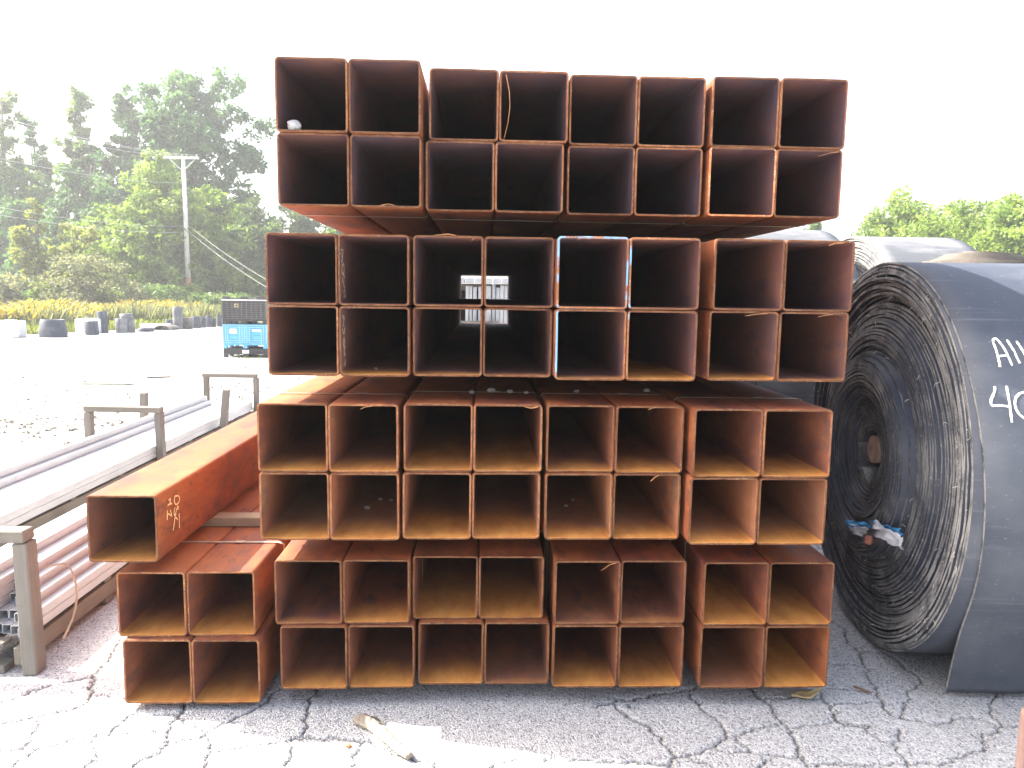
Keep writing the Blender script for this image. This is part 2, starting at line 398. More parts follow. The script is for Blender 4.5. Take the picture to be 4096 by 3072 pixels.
crk(2400, 2700, .4973, [(0, 225), (100, 205), (300, 170), (440, 135), (650, 108), (760, 90)],
    [(105, 215), (200, 290), (260, 345), (340, 375), (420, 440), (500, 530), (560, 580), (615, 635)],
    [(650, 108), (720, 155), (800, 235), (860, 290), (930, 330), (970, 390), (1020, 440), (1025, 475)],
    [(1025, 475), (960, 530), (890, 570), (820, 600), (700, 640), (615, 640), (570, 700), (580, 800)],
    [(0, 692), (200, 690), (400, 690), (560, 698)],
    [(1200, 90), (1240, 130), (1280, 175), (1320, 195), (1390, 290), (1460, 350), (1510, 400), (1540, 470), (1600, 560), (1640, 650), (1720, 748), (1760, 810)], w=1.1)
crk(2400, 2700, .4973, [(1320, 180), (1500, 178), (1780, 170)], [(1070, 470), (1180, 440), (1290, 410), (1430, 380), (1480, 385)],
    [(1510, 400), (1700, 390), (1830, 375), (1890, 330)], [(1775, 120), (1800, 190), (1850, 245), (1880, 300), (1920, 370), (2100, 400), (2212, 400)],
    [(1070, 470), (1150, 540), (1210, 610)], [(910, 560), (1100, 595), (1300, 625), (1600, 630), (1640, 650)],
    [(720, 645), (850, 690), (960, 746)], [(1380, 655), (1270, 746)], [(1740, 715), (1900, 700), (2100, 710), (2212, 712)],
    [(1870, 235), (2000, 210), (2212, 200)], w=.75)
crk(3250, 2350, .4352, [(180, 300), (290, 400), (350, 520), (430, 610), (480, 720), (500, 820), (590, 900), (600, 990), (650, 1090), (740, 1160), (830, 1190)], w=1.3)
crk(3250, 2350, .4352, [(430, 600), (530, 580), (660, 585), (760, 640), (940, 780)], [(480, 720), (300, 690), (170, 700)], [(500, 730), (580, 740)],
    [(160, 910), (300, 920), (430, 945)], [(940, 780), (1030, 890), (870, 970), (850, 1080), (810, 1170), (900, 1200)],
    [(90, 1020), (180, 1090), (220, 1190), (300, 1260), (450, 1265), (600, 1265)], [(450, 1265), (600, 1360), (750, 1430), (770, 1330), (800, 1280)],
    [(900, 1200), (1130, 1250), (1360, 1180), (1500, 1190), (1620, 1220), (1750, 1260), (1900, 1270), (2100, 1240)], [(1630, 1340), (1560, 1400), (1460, 1490)],
    [(1600, 900), (1700, 960), (1640, 1090), (1680, 1200), (1750, 1260), (1630, 1340)],
    [(0, 1600), (200, 1600), (450, 1620), (850, 1610), (1000, 1590), (1180, 1610), (1290, 1550), (1460, 1490)], [(770, 1430), (830, 1540), (860, 1659)], w=.85)

def jitter_line(pl, amp=.011, lev=3):
    P = [np.array(p, float) for p in pl]
    for k in range(lev):
        Q = [P[0]]
        for a, b in zip(P[:-1], P[1:]):
            L = np.linalg.norm(b-a)
            if L > .012:
                nrm = np.array([-(b-a)[1], (b-a)[0]])/(L+1e-9)
                Q.append((a+b)/2+nrm*rng.normal()*min(amp, L*.16))
            Q.append(b)
        P = Q
    return P

def build_ground():
    xd = np.arange(-3.0, 3.5, .0062); yd = np.arange(2.3, 4.7, .0066)
    def out(a, lim, n): return a+np.sign(lim-a)*(np.geomspace(.02, abs(lim-a), n))
    xs = np.concatenate([out(xd[0], -420, 34)[::-1], xd, out(xd[-1], 420, 34)])
    ys = np.concatenate([out(yd[0], -60, 22)[::-1], yd, out(yd[-1], 700, 44)])
    X, Y = np.meshgrid(xs, ys); nx, ny = len(xs), len(ys)
    Z = np.zeros_like(X); A = np.zeros_like(X)
    # gentle undulation
    Z += .006*np.sin(X*.9+.4)*np.cos(Y*1.1)
    off = len(ys)  # noqa
    x0i = 34; y0i = 22; dx = xd[1]-xd[0]; dy = yd[1]-yd[0]
    D = np.full((len(yd), len(xd)), 9.0)
    Wd = np.full_like(D, .008)
    XD, YD = np.meshgrid(xd, yd)
    for pl, w in CRK:
        P = jitter_line(pl)
        for a, b in zip(P[:-1], P[1:]):
            ww = (.0026+.0016*w)*(.55+.8*rng.random()); m = .03
            i0 = max(0, int((min(a[0], b[0])-m-xd[0])/dx)); i1 = min(len(xd), int((max(a[0], b[0])+m-xd[0])/dx)+2)
            j0 = max(0, int((min(a[1], b[1])-m-yd[0])/dy)); j1 = min(len(yd), int((max(a[1], b[1])+m-yd[0])/dy)+2)
            if i0 >= i1 or j0 >= j1: continue
            xx = XD[j0:j1, i0:i1]; yy = YD[j0:j1, i0:i1]; d = b-a; L2 = d@d+1e-12
            t = np.clip(((xx-a[0])*d[0]+(yy-a[1])*d[1])/L2, 0, 1)
            dist = np.hypot(xx-a[0]-t*d[0], yy-a[1]-t*d[1])/ww
            D[j0:j1, i0:i1] = np.minimum(D[j0:j1, i0:i1], dist)
    rough = rng.normal(size=D.shape)*.25
    g = np.exp(-np.maximum(D+rough*(D < 4), 0)**2*.55)
    lip = np.exp(-((D-2.2)/1.5)**2)*.0012
    Z[y0i:y0i+len(yd), x0i:x0i+len(xd)] += -.016*g - lip + rng.normal(size=D.shape)*.0007
    A[y0i:y0i+len(yd), x0i:x0i+len(xd)] = g
    V = np.stack([X.ravel(), Y.ravel(), Z.ravel()], -1)
    i = np.arange(nx*ny).reshape(ny, nx)
    Fq = np.stack([i[:-1, :-1].ravel(), i[:-1, 1:].ravel(), i[1:, 1:].ravel(), i[1:, :-1].ravel()], -1)
    me = mesh_np('ground', V, Fq, M['asphalt'], None, True)
    at = me.attributes.new('crack', 'FLOAT', 'POINT'); at.data.foreach_set('value', A.ravel().astype(np.float32))
    o = link('ground', me); tag(o, 'pale cracked asphalt yard', kind='structure'); return o
build_ground()

# ------------------------------------------------------------------ square steel tubes
S, WALL, TL = .3048, .0095, 6.30
def rsq(h, r, bul, n=4, m=5):
    """rounded square outline, half size h, corner radius r, sides bowed out by bul; list (x,z)"""
    pts = []
    for q in range(4):
        a0 = q*math.pi/2; cx, cz = h-r, h-r
        loc = []
        for k in range(n+1):
            a = math.pi/2*k/n; loc.append((cx+r*math.cos(a), cz+r*math.sin(a)))
        for k in range(1, m):
            t = k/m; x = (h-r)*(1-2*t); loc.append((x, h+bul[q]*4*t*(1-t)))
        c, s_ = math.cos(a0), math.sin(a0)
        pts += [(x*c-z*s_, x*s_+z*c) for x, z in loc]
    return pts
def tube_mesh(seed, rim_mats):
    rr = random.Random(seed); h = S/2-.0006
    bul = [rr.uniform(-.0005, .002), rr.uniform(-.0005, .002), rr.uniform(0, .0035), rr.uniform(-.0005, .002)]
    bul = [min(b, .0006) if i in (1, 3, 0) else b*.3 for i, b in enumerate(bul)]
    o = rsq(h, .0175, bul); i_ = rsq(h-WALL, .0095, bul); n = len(o)
    yy = [0, .004, .15, .6, 1.4, 2.6, 3.9, 5.2, TL-.004, TL]
    V = []; Fq = []; mi = []; inn = []
    for k, y in enumerate(yy):
        end = k in (0, len(yy)-1); jy = 0.0012
        for (x, z) in o:
            sc = (h-.0012)/h if end else 1; V.append((x*sc, y+(rr.uniform(-jy, jy) if end else 0), z*sc)); inn.append(0)
        for (x, z) in i_:
            sc = (h-WALL+.001)/(h-WALL) if end else 1; V.append((x*sc, y+(rr.uniform(-jy, jy) if end else 0), z*sc)); inn.append(1)
    b = 2*n
    for k in range(len(yy)-1):
        for j in range(n):
            j2 = (j+1) % n; m0 = 1 if k in (0,) else 0
            Fq.append((k*b+j2, k*b+j, (k+1)*b+j, (k+1)*b+j2)); mi.append(m0)
            Fq.append((k*b+n+j, k*b+n+j2, (k+1)*b+n+j2, (k+1)*b+n+j)); mi.append(0)
    for k, fl in ((0, 0), (len(yy)-1, 1)):
        for j in range(n):
            j2 = (j+1) % n; q = (k*b+j, k*b+j2, k*b+n+j2, k*b+n+j)
            xm = (o[j][0]+o[j2][0])/2; zm = (o[j][1]+o[j2][1])/2
            side = (0 if xm > abs(zm) else 2 if -xm > abs(zm) else 1 if zm > 0 else 3)   # right, top, left, bottom
            Fq.append(q[::-1] if fl else q); mi.append(1+side)
    me = mesh_np('square_steel_tube', V, Fq, [M['rust']]+rim_mats, mi, True)
    at = me.attributes.new('inner', 'FLOAT', 'POINT'); at.data.foreach_set('value', np.array(inn, np.float32))
    # flat shading on the cut faces keeps them crisp
    me.polygons.foreach_set('use_smooth', [m == 0 for m in mi]); me.update()
    return me
r_, rp, ro, rb, rw = M['rim'], M['rim_pale'], M['rim_orange'], M['rim_blue'], M['rim_blue_worn']
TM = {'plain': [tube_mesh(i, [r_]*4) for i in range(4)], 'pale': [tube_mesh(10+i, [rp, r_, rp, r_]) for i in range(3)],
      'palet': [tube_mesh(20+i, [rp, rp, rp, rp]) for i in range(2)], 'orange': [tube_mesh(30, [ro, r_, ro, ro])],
      'blueA': [tube_mesh(40, [rb, rb, rb, rw])], 'blueB': [tube_mesh(41, [r_, rw, rb, r_])],
      'blueC': [tube_mesh(42, [rw, r_, rb, r_])], 'blueD': [tube_mesh(43, [r_, r_, rw, r_])]}
# layer, bundle -> rows: (x left, y front, z bottom) lower row, then upper row
BUN = {(1, 1): ((-.888, 3.335, 2.270), (-.890, 3.325)), (1, 2): ((-.267, 3.429, 2.269), (-.252, 3.425)),
       (1, 3): ((.364, 3.469, 2.269), (.367, 3.465)), (1, 4): ((.997, 3.443, 2.271), (1.001, 3.447)),
       (2, 1): ((-.934, 3.289, 1.543), (-.936, 3.292)), (2, 2): ((-.313, 3.316, 1.544), (-.311, 3.312)),
       (2, 3): ((.303, 3.219, 1.544), (.304, 3.222)), (2, 4): ((.968, 3.236, 1.546), (.977, 3.229)),
       (3, 1): ((-.979, 3.266, .815), (-.982, 3.272)), (3, 2): ((-.355, 3.280, .817), (-.351, 3.282)),
       (3, 3): ((.276, 3.276, .817), (.278, 3.280)), (3, 4): ((.910, 3.204, .817), (.914, 3.211)),
       (4, 1): ((-.918, 3.325, .089), (-.941, 3.338)), (4, 2): ((-.293, 3.356, .092), (-.322, 3.385)),
       (4, 3): ((.330, 3.321, .091), (.333, 3.327)), (4, 4): ((1.016, 3.312, .089), (1.020, 3.318)),
       (4, 0): ((-1.614, 3.298, .036), (-1.640, 3.330))}
LAYER = {1: 'top layer', 2: 'second layer down', 3: 'third layer down', 4: 'bottom layer'}
BNAME = {1: 'leftmost bundle', 2: 'second bundle', 3: 'third bundle', 4: 'rightmost bundle'}
# ochre, dust, brightness for (upper-left, upper-right, lower-left, lower-right)
LOOK = {(1, 1): [(0, 0, .45)]*4, (1, 2): [(0, 0, .45), (0, 0, .42), (0, 0, .45), (0, 0, .5)], (1, 3): [(0, 0, .45)]*4, (1, 4): [(0, 0, .5), (0, 0, .5), (0, 0, .6), (0, 0, .5)],
        (2, 1): [(0, 0, .45), (0, 0, .45), (.25, .2, .45), (.45, .2, .5)], (2, 2): [(0, 0, .45), (0, 0, .45), (.3, .2, .45), (.2, .1, .4)],
        (2, 3): [(0, 0, .5), (.1, 0, .5), (.25, .1, .5), (1.0, 0, .6)], (2, 4): [(0, 0, .5), (0, 0, .5), (.45, .3, .55), (.2, .1, .55)],
        (3, 1): [(.5, .3, .5), (.4, .4, .5), (.45, .9, .55), (.45, 1., .55)], (3, 2): [(.95, .3, .5), (1.0, .3, .5), (.6, .8, .6), (.6, .8, .6)],
        (3, 3): [(.35, .3, .45), (.45, .3, .5), (.4, 1., .55), (.45, .9, .6)], (3, 4): [(.55, .3, .55), (.6, .3, .55), (.4, .9, .6), (.5, .9, .6)],
        (4, 1): [(.15, 0, .45), (.4, 0, .45), (.35, .2, .45), (.4, .1, .45)], (4, 2): [(.8, .2, .4), (.7, .5, .4), (.4, .2, .45), (.1, .3, .45)],
        (4, 3): [(.1, .2, .42), (.15, .1, .42), (.45, .1, .42), (.6, .1, .45)], (4, 4): [(.85, .1, .5), (.75, .2, .5), (.05, .3, .4), (1.15, 0, .6)],
        (4, 0): [(.45, .1, .5), (.5, .1, .5), (.4, .3, .5), (.5, .3, .5)]}
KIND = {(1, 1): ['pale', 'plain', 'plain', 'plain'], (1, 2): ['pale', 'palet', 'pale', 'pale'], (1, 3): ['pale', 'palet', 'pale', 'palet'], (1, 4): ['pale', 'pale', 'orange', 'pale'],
        (2, 1): ['plain', 'plain', 'pale', 'plain'], (2, 3): ['blueA', 'blueB', 'blueC', 'blueD'], (3, 1): ['pale', 'palet', 'pale', 'pale'], (3, 2): ['pale', 'pale', 'pale', 'pale'],
        (4, 0): ['palet', 'palet', 'palet', 'pale'], (3, 4): ['plain', 'pale', 'plain', 'plain']}
EXTRA = {(1, 1, 0): 'holding a pale stone', (1, 2, 1): 'with a long curled burr', (1, 4, 2): 'with bright orange end edges', (2, 3, 0): 'with blue painted end edges', (2, 3, 1): 'with blue left end edge',
         (2, 3, 2): 'with worn blue side edges', (2, 3, 3): 'with orange floor', (4, 4, 3): 'with bright ochre floor', (2, 1, 1): 'chalk marked inside', (2, 1, 3): 'chalk marked inside',
         (2, 2, 0): 'open view through'}
CORN = ['upper left', 'upper right', 'lower left', 'lower right']
TUBES = {}
cnt = 0
for (ly, bn), ((x, y, z), (xu, yu)) in BUN.items():
    kinds = KIND.get((ly, bn), ['plain']*4)
    for c in range(4):
        up = c < 2; rt = c % 2
        bx = (xu if up else x)+S*(.5+rt)+rt*.0015; by = (yu if up else y)+random.uniform(-.006, .006); bz = z+S/2+(S+.0012)*(1 if up else 0)
        me = TM[kinds[c]][cnt % len(TM[kinds[c]])]; cnt += 1
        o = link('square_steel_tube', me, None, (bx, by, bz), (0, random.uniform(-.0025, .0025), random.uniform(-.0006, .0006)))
        a, b, cc = LOOK[(ly, bn)][c]; o.color = (min(a, 1.2)/1.2, b, min(1, cc*{1: 1., 2: 1., 3: 1.1, 4: 1.}[ly]*random.uniform(.8, 1.15)), {1: .95, 2: .8, 3: .3, 4: .22}[ly])  # alpha: strength of the painted interior shade, by layer
        if bn == 0: lab = f'rusty square steel tube, {CORN[c]} of the separate four-tube bundle left of the stack'; g = 'tubes in the bundle beside the stack'
        else:
            ex = EXTRA.get((ly, bn, c)); ex = ' '+ex if ex else ''
            lab = f'{"square tube" if ex else "rusty square steel tube"}{ex}, {CORN[c]} of {BNAME[bn]}, {LAYER[ly]}'; g = 'stacked rusty square tubes'
        tag(o, lab, 'steel tube', g); TUBES[(ly, bn, c)] = o
sg = link('square_steel_tube', TM['plain'][1], None, (-1.740+S/2, 3.294, .702+S/2), (0, 0, R(-.15)))
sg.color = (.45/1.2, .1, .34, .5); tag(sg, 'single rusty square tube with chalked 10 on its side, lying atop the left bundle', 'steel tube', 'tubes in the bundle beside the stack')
TUBES['SG'] = sg

# chalk marks on tubes (children, traced in place)
def px_strokes(x0, y0, sc, strokes, hit, normal, w, name, parent, mat, th=.001):
    mb = MB(); inv = Matrix.Translation(-Vector(parent.location)) if parent.rotation_euler.z == 0 else (Matrix.Translation(parent.location) @ parent.rotation_euler.to_matrix().to_4x4()).inverted()
    inv = (Matrix.Translation(parent.location) @ parent.rotation_euler.to_matrix().to_4x4()).inverted(); rot = inv.to_3x3()
    for st in strokes:
        P = []; N = []
        dense = []
        for a, b in zip(st[:-1], st[1:]):
            for t in (0, .5): dense.append((a[0]+(b[0]-a[0])*t, a[1]+(b[1]-a[1])*t))
        dense.append(st[-1])
        for a, b in dense:
            p = Vector(hit(x0+a*sc, y0+b*sc)); n = Vector(normal(p)); P.append(inv @ (p+n*.0006)); N.append(rot @ n)
        mb.ribbon(P, N, w, th)
    return mb.build(name, mat, parent)
sgx = -1.740+S+.0004
px_strokes(600, 1940, .1326, [[(600, 380), (610, 450), (600, 520), (605, 560)], [(545, 465), (600, 425)], [(525, 620), (590, 570), (655, 560)],
    [(730, 360), (760, 330), (850, 320), (885, 370), (890, 450), (860, 530), (810, 580), (770, 585), (735, 530), (725, 440), (740, 370)],
    [(520, 765), (518, 900), (512, 1060)], [(520, 880), (570, 870), (655, 945), (630, 830), (605, 755)],
    [(755, 670), (725, 780), (720, 870), (740, 920), (785, 885)], [(745, 930), (770, 850), (800, 720), (830, 630), (855, 660), (845, 720), (810, 740)],
    [(760, 900), (745, 1010), (725, 1150), (705, 1290), (690, 1370)], [(745, 1000), (785, 980), (830, 1050)], [(870, 855), (880, 1000), (878, 1130), (882, 1290)]],
    lambda a, b: on_x(a, b, sgx+.003), lambda p: (1, 0, 0), .0062, 'chalk_writing', sg, M['chalk_yellow'])
t2 = TUBES[(2, 1, 1)]; wx = t2.location.x-S/2+WALL
px_strokes(1320, 960, .1688, [[(235, 260), (262, 215), (285, 250), (285, 330), (262, 400), (250, 370)], [(222, 350), (245, 300)], [(275, 400), (262, 480), (240, 540)],
    [(255, 640), (290, 555), (310, 600), (312, 740), (290, 820), (262, 770), (260, 670)], [(285, 850), (310, 825), (325, 860), (315, 910)], [(278, 880), (280, 970), (300, 1040)],
    [(295, 1085), (325, 1100), (335, 1250), (345, 1370)], [(300, 1250), (315, 1190)], [(300, 1375), (330, 1320)]],
    lambda a, b: on_x(a+3, b, wx+.002), lambda p: (1, 0, 0), .008, 'chalk_writing', t2, M['chalk_faint'])
t3 = TUBES[(2, 1, 3)]; wx3 = t3.location.x-S/2+WALL
px_strokes(1340, 1230, .1626, [[(165, 170), (175, 250), (205, 290), (205, 230), (165, 190)], [(190, 320), (170, 390)], [(165, 470), (190, 415)], [(160, 520), (175, 620), (200, 640), (215, 560), (210, 490)],
    [(180, 800), (210, 740), (180, 860), (195, 960), (215, 870), (205, 780)], [(195, 990), (225, 950), (200, 1110), (215, 1180), (240, 1130)], [(235, 1280), (195, 1450)], [(235, 1330), (238, 1440)]],
    lambda a, b: on_x(a+3, b, wx3+.002), lambda p: (1, 0, 0), .008, 'chalk_writing', t3, M['chalk_faint'])

# burrs and slivers hanging from sawn edges
def burr(key, pts, r=.0016):
    o = TUBES[key]; mb = MB(); P = []
    for k in range(len(pts)-1):
        for t in np.linspace(0, 1, 5)[:-1]: P.append(Vector(pts[k]).lerp(Vector(pts[k+1]), t))
    P.append(Vector(pts[-1])); mb.tube(P, [r*(1-.6*i/len(P)) for i in range(len(P))], 5)
    mb.build('burr', M['burr'], o)
hh = S/2-WALL
burr((1, 2, 1), [(-hh+.02, .0, hh-.01), (-hh+.035, .004, .06), (-hh+.038, .005, 0), (-hh+.03, .004, -.07), (-hh+.012, 0, -hh)], .002)
burr((1, 4, 3), [(.13, 0, hh), (.09, -.004, hh-.006), (.04, -.006, hh-.022)], .0018)
burr((2, 4, 1), [(.10, 0, hh), (.06, -.006, hh-.003), (.03, -.01, hh-.014)], .002)
burr((2, 4, 2), [(.10, 0, hh), (.05, -.004, hh-.004), (0, -.006, hh-.012)], .0018)
burr((2, 4, 3), [(.08, 0, hh), (.04, -.005, hh-.005), (.01, -.008, hh-.013)], .0018)
burr((2, 3, 0), [(-.02, 0, hh), (-.05, -.006, hh+.006), (-.07, -.01, hh-.006)], .0022)
burr((3, 3, 1), [(.02, 0, hh+.003), (-.0, -.008, hh-.001), (-.015, -.01, hh-.008)], .002)
burr((3, 3, 3), [(.05, 0, hh+.003), (.03, -.008, hh-.006), (.012, -.01, hh-.024)], .0024)
burr((3, 1, 1), [(.04, 0, hh+.002), (.01, -.006, hh-.003), (-.01, -.008, hh-.012)], .002)
burr((4, 3, 0), [(.13, 0, hh), (.10, -.004, hh-.006), (.06, -.006, hh-.035)], .0018)
burr((3, 2, 1), [(.13, 0, hh), (.10, -.006, hh-.006), (.07, -.004, hh+.001)], .003)
burr((2, 2, 0), [(.03, 0, hh+WALL), (.0, -.005, hh+WALL+.006), (-.06, 0, hh+WALL)], .0025)
burr((2, 2, 0), [(.11, 0, hh), (.10, -.003, hh-.012)], .0016)
burr((1, 1, 3), [(-.02, 0, -hh), (.01, -.004, -hh+.006), (.04, 0, -hh)], .002)

# steel straps round each bundle
def strap(x, y, z, w, h, label, depth):
    g = .002; th = .0012; bw = .019; out = rsq(1, .0, [0]*4) # unused outline placeholder
    r = .02; pts = []
    for q, (cx, cz) in enumerate(((w-r, h-r), (r, h-r), (r, r), (w-r, r))):
        for k in range(5):
            a = q*math.pi/2+math.pi/2*k/4; pts.append((cx+(r+g)*math.cos(a), cz+(r+g)*math.sin(a)))
    V = []; Fq = []; n = len(pts); cx, cz = w/2, h/2
    for i, (px, pz) in enumerate(pts):
        sx, sz = (px-cx)/abs(w/2+g)*th, (pz-cz)/abs(h/2+g)*th
        tw = .006*math.sin(i*1.7)
        V += [(px, -bw/2+tw, pz), (px, bw/2+tw, pz), (px+sx, -bw/2+tw, pz+sz), (px+sx, bw/2+tw, pz+sz)]
    for i in range(n):
        j = (i+1) % n
        Fq += [(4*i+2, 4*j+2, 4*j+3, 4*i+3), (4*i, 4*i+1, 4*j+1, 4*j), (4*i, 4*j, 4*j+2, 4*i+2), (4*i+1, 4*i+3, 4*j+3, 4*j+1)]
    o = link('steel_strap', mesh_np('steel_strap', V, Fq, M['strap']), None, (x, y+depth, z)); tag(o, label, 'strap', 'straps round the tube bundles')
    buckle = MB(); buckle.box(w*.62, w*.62+.05, -.0125, .0125, h+.003, h+.007, 0, .001); buckle.build('seal', M['strap'], o)
for (ly, bn), ((x, y, z), (xu, yu)) in BUN.items():
    xl = min(x, xu); xr = max(x, xu)+2*S+.0015
    lab = f'thin steel strap around the {BNAME[bn]} in the {LAYER[ly]}' if bn else 'pale steel strap across the separate bundle left of the stack'
    strap(xl-.001, max(y, yu), z-.001, xr-xl+.002, 2*S+.0035, lab, .40 if bn == 0 else .30+.03*((bn*7+ly*3) % 4))

# dunnage between layers and under the stack
def lumber(name, x0, x1, y0, y1, z0, z1, label, mat, group=None, rz=0):
    cx, cy, cz = (x0+x1)/2, (y0+y1)/2, (z0+z1)/2
    mb = MB(); mb.box(x0-cx, x1-cx, y0-cy, y1-cy, z0-cz, z1-cz, 0, .004)
    o = mb.build(name, mat, None, (cx, cy, cz), (0, 0, rz)); tag(o, label, 'lumber', group); return o
for nm, z0, z1, xa, xb in (('under the topmost layer', 2.1565, 2.2665, -.96, 1.66), ('under the second layer from the top', 1.4305, 1.5405, -1.0, 1.64), ('under the third layer from the top', .704, .8125, -1.0, 1.64), ('under the bottom layer', .006, .086, -.95, 1.66)):
    for k, yy in enumerate((4.95, 6.6, 8.5) if z0 > .1 else (4.2, 6.6, 8.8)):
        lumber('spacer_timber', xa, xb, yy-.05, yy+.05, z0, z1, f'wooden spacer timber {nm}, {("nearest", "middle", "farthest")[k]} of three', M['wood_tan'], 'spacer timbers in the stack')
lumber('spacer_timber', -1.76, -1.02, 3.99, 4.09, .6485, .700, 'sunlit wooden spacer carrying the single chalked tube', M['wood_tan'], 'spacer timbers beside the stack')
lumber('spacer_timber', -1.76, -1.05, 6.6, 6.7, .6485, .700, 'rear wooden spacer carrying the single chalked tube', M['wood_tan'], 'spacer timbers beside the stack')
for k, yy in enumerate((3.9, 8.2)):
    lumber('spacer_timber', -1.64, -1.0, yy, yy+.09, .006, .034, ('front', 'rear')[k]+' flat spacer under the separate left bundle', M['wood_tan'], 'spacer timbers beside the stack')

# stones and rust crumbs
st = link('stone', blob('stone', M['stone'], (.030, .03, .026), 3), None, (TUBES[(1, 1, 0)].location.x-.083, 3.36, 2.27+S*1+.0012+WALL+.022)); tag(st, 'pale stone sitting inside the top left tube', 'stone')
for k, (key, dx, dy, s_) in enumerate((((3, 2, 1), -.07, .42, .016), ((3, 2, 1), .02, .40, .012), ((3, 2, 0), .14, .36, .012), ((3, 3, 0), .03, .44, .010), ((3, 3, 1), .09, .5, .013), ((3, 2, 1), .1, .38, .009))):
    o = TUBES[key]; me = blob('stone_chip', M['stone'], (s_*1.3, s_, s_*.8), k+9)
    q = link('stone_chip', me, None, (o.location.x+dx, 3.28+dy, o.location.z+S/2+s_*.55)); tag(q, 'small pale stone chip on top of the third layer of tubes', 'stone', 'stone chips on the tubes')
for k, (key, dx, dy, s_) in enumerate((((3, 1, 3), -.02, .62, .009), ((3, 1, 3), .04, .6, .008), ((3, 1, 3), .09, .6, .008), ((3, 1, 3), -.06, .45, .012), ((3, 3, 2), .0, .5, .008), ((3, 3, 2), .05, .62, .007), ((2, 1, 3), -.03, .25, .006))):
    o = TUBES[key]; q = link('stone_chip', blob('stone_chip', M['stone'], (s_*1.3, s_, s_*.8), k+29), None, (o.location.x+dx, 3.28+dy, o.location.z-hh+s_*.6)); tag(q, 'small pale stone chip lying on the floor of a tube', 'stone', 'stone chips inside the tubes')

# ------------------------------------------------------------------ conveyor belt rolls
def spiral_mesh(name, r0, r1, width, pitch, thick, protrude, jit, seed, seg=84, sag=0., mats=None):
    """spiral strip about local x axis, face at x=0 side"""
    rr = np.random.default_rng(seed); turns = (r1-r0)/pitch; n = int(turns*seg)
    th = np.linspace(0, turns*2*math.pi, n+1); lay = np.floor(th/(2*math.pi)).astype(int)
    rad = r0+pitch*th/(2*math.pi)
    lj = rr.normal(size=int(turns)+3)*jit; lt = thick*(1+rr.uniform(-.18, .18, size=int(turns)+3))
    fr = th/(2*math.pi)-lay
    off = lj[lay]*(1-fr)+lj[lay+1]*fr
    off = off+rr.normal(size=n+1)*jit*.16+np.array([protrude(r) for r in rad])
    wob = sag*np.cos(th*2+.6)*rad+.004*np.sin(th*3.1+rad*9)+.0035*np.sin(th*7.3+rad*31)*(rad/r1)
    t = lt[lay]*(1-fr)+lt[lay+1]*fr
    V = np.zeros((n+1, 4, 3)); c, s_ = np.cos(th), np.sin(th)
    for k, (rad_k, xk) in enumerate(((rad+wob, off), (rad+wob+t, off), (rad+wob+t, width+off*.3), (rad+wob, width+off*.3))):
        V[:, k, 0] = xk; V[:, k, 1] = rad_k*c; V[:, k, 2] = rad_k*s_
    i = np.arange(n)*4; Fq = []; mi = []
    for k in range(4):
        k2 = (k+1) % 4
        Fq.append(np.stack([i+k, i+k2, i+4+k2, i+4+k], -1)); mi.append(np.full(n, 1 if k in (0, 2) else 0))
    return mesh_np(name, V.reshape(-1, 3), np.concatenate(Fq)[:, ::-1], mats or [M['rubber'], M['belt_edge']], np.concatenate(mi), False)

RA, RX, RY, RZ, RR = -.0995, 2.175, 4.085, 1.05, 1.045
roll = empty('conveyor_belt_roll', (RX, RY, RZ), RA)
tag(roll, 'large black conveyor belt roll chalked A11 and 40, its frayed spiral end facing the stack', 'belt roll', 'conveyor belt rolls')
def prot(r):
    # telescoped: the inner coils stick out towards the stack
    p = 0.
    p += .03/(1+math.exp((r-.90)/.012)); p -= .045/(1+math.exp((r-.74)/.012)); p -= .075/(1+math.exp((r-.55)/.01)); p += .10/(1+math.exp((r-.30)/.07))
    return p
spiral = spiral_mesh('belt', .135, RR-.02, 1.12, .0178, .0138, prot, .0085, 5)
link('belt', spiral, roll)
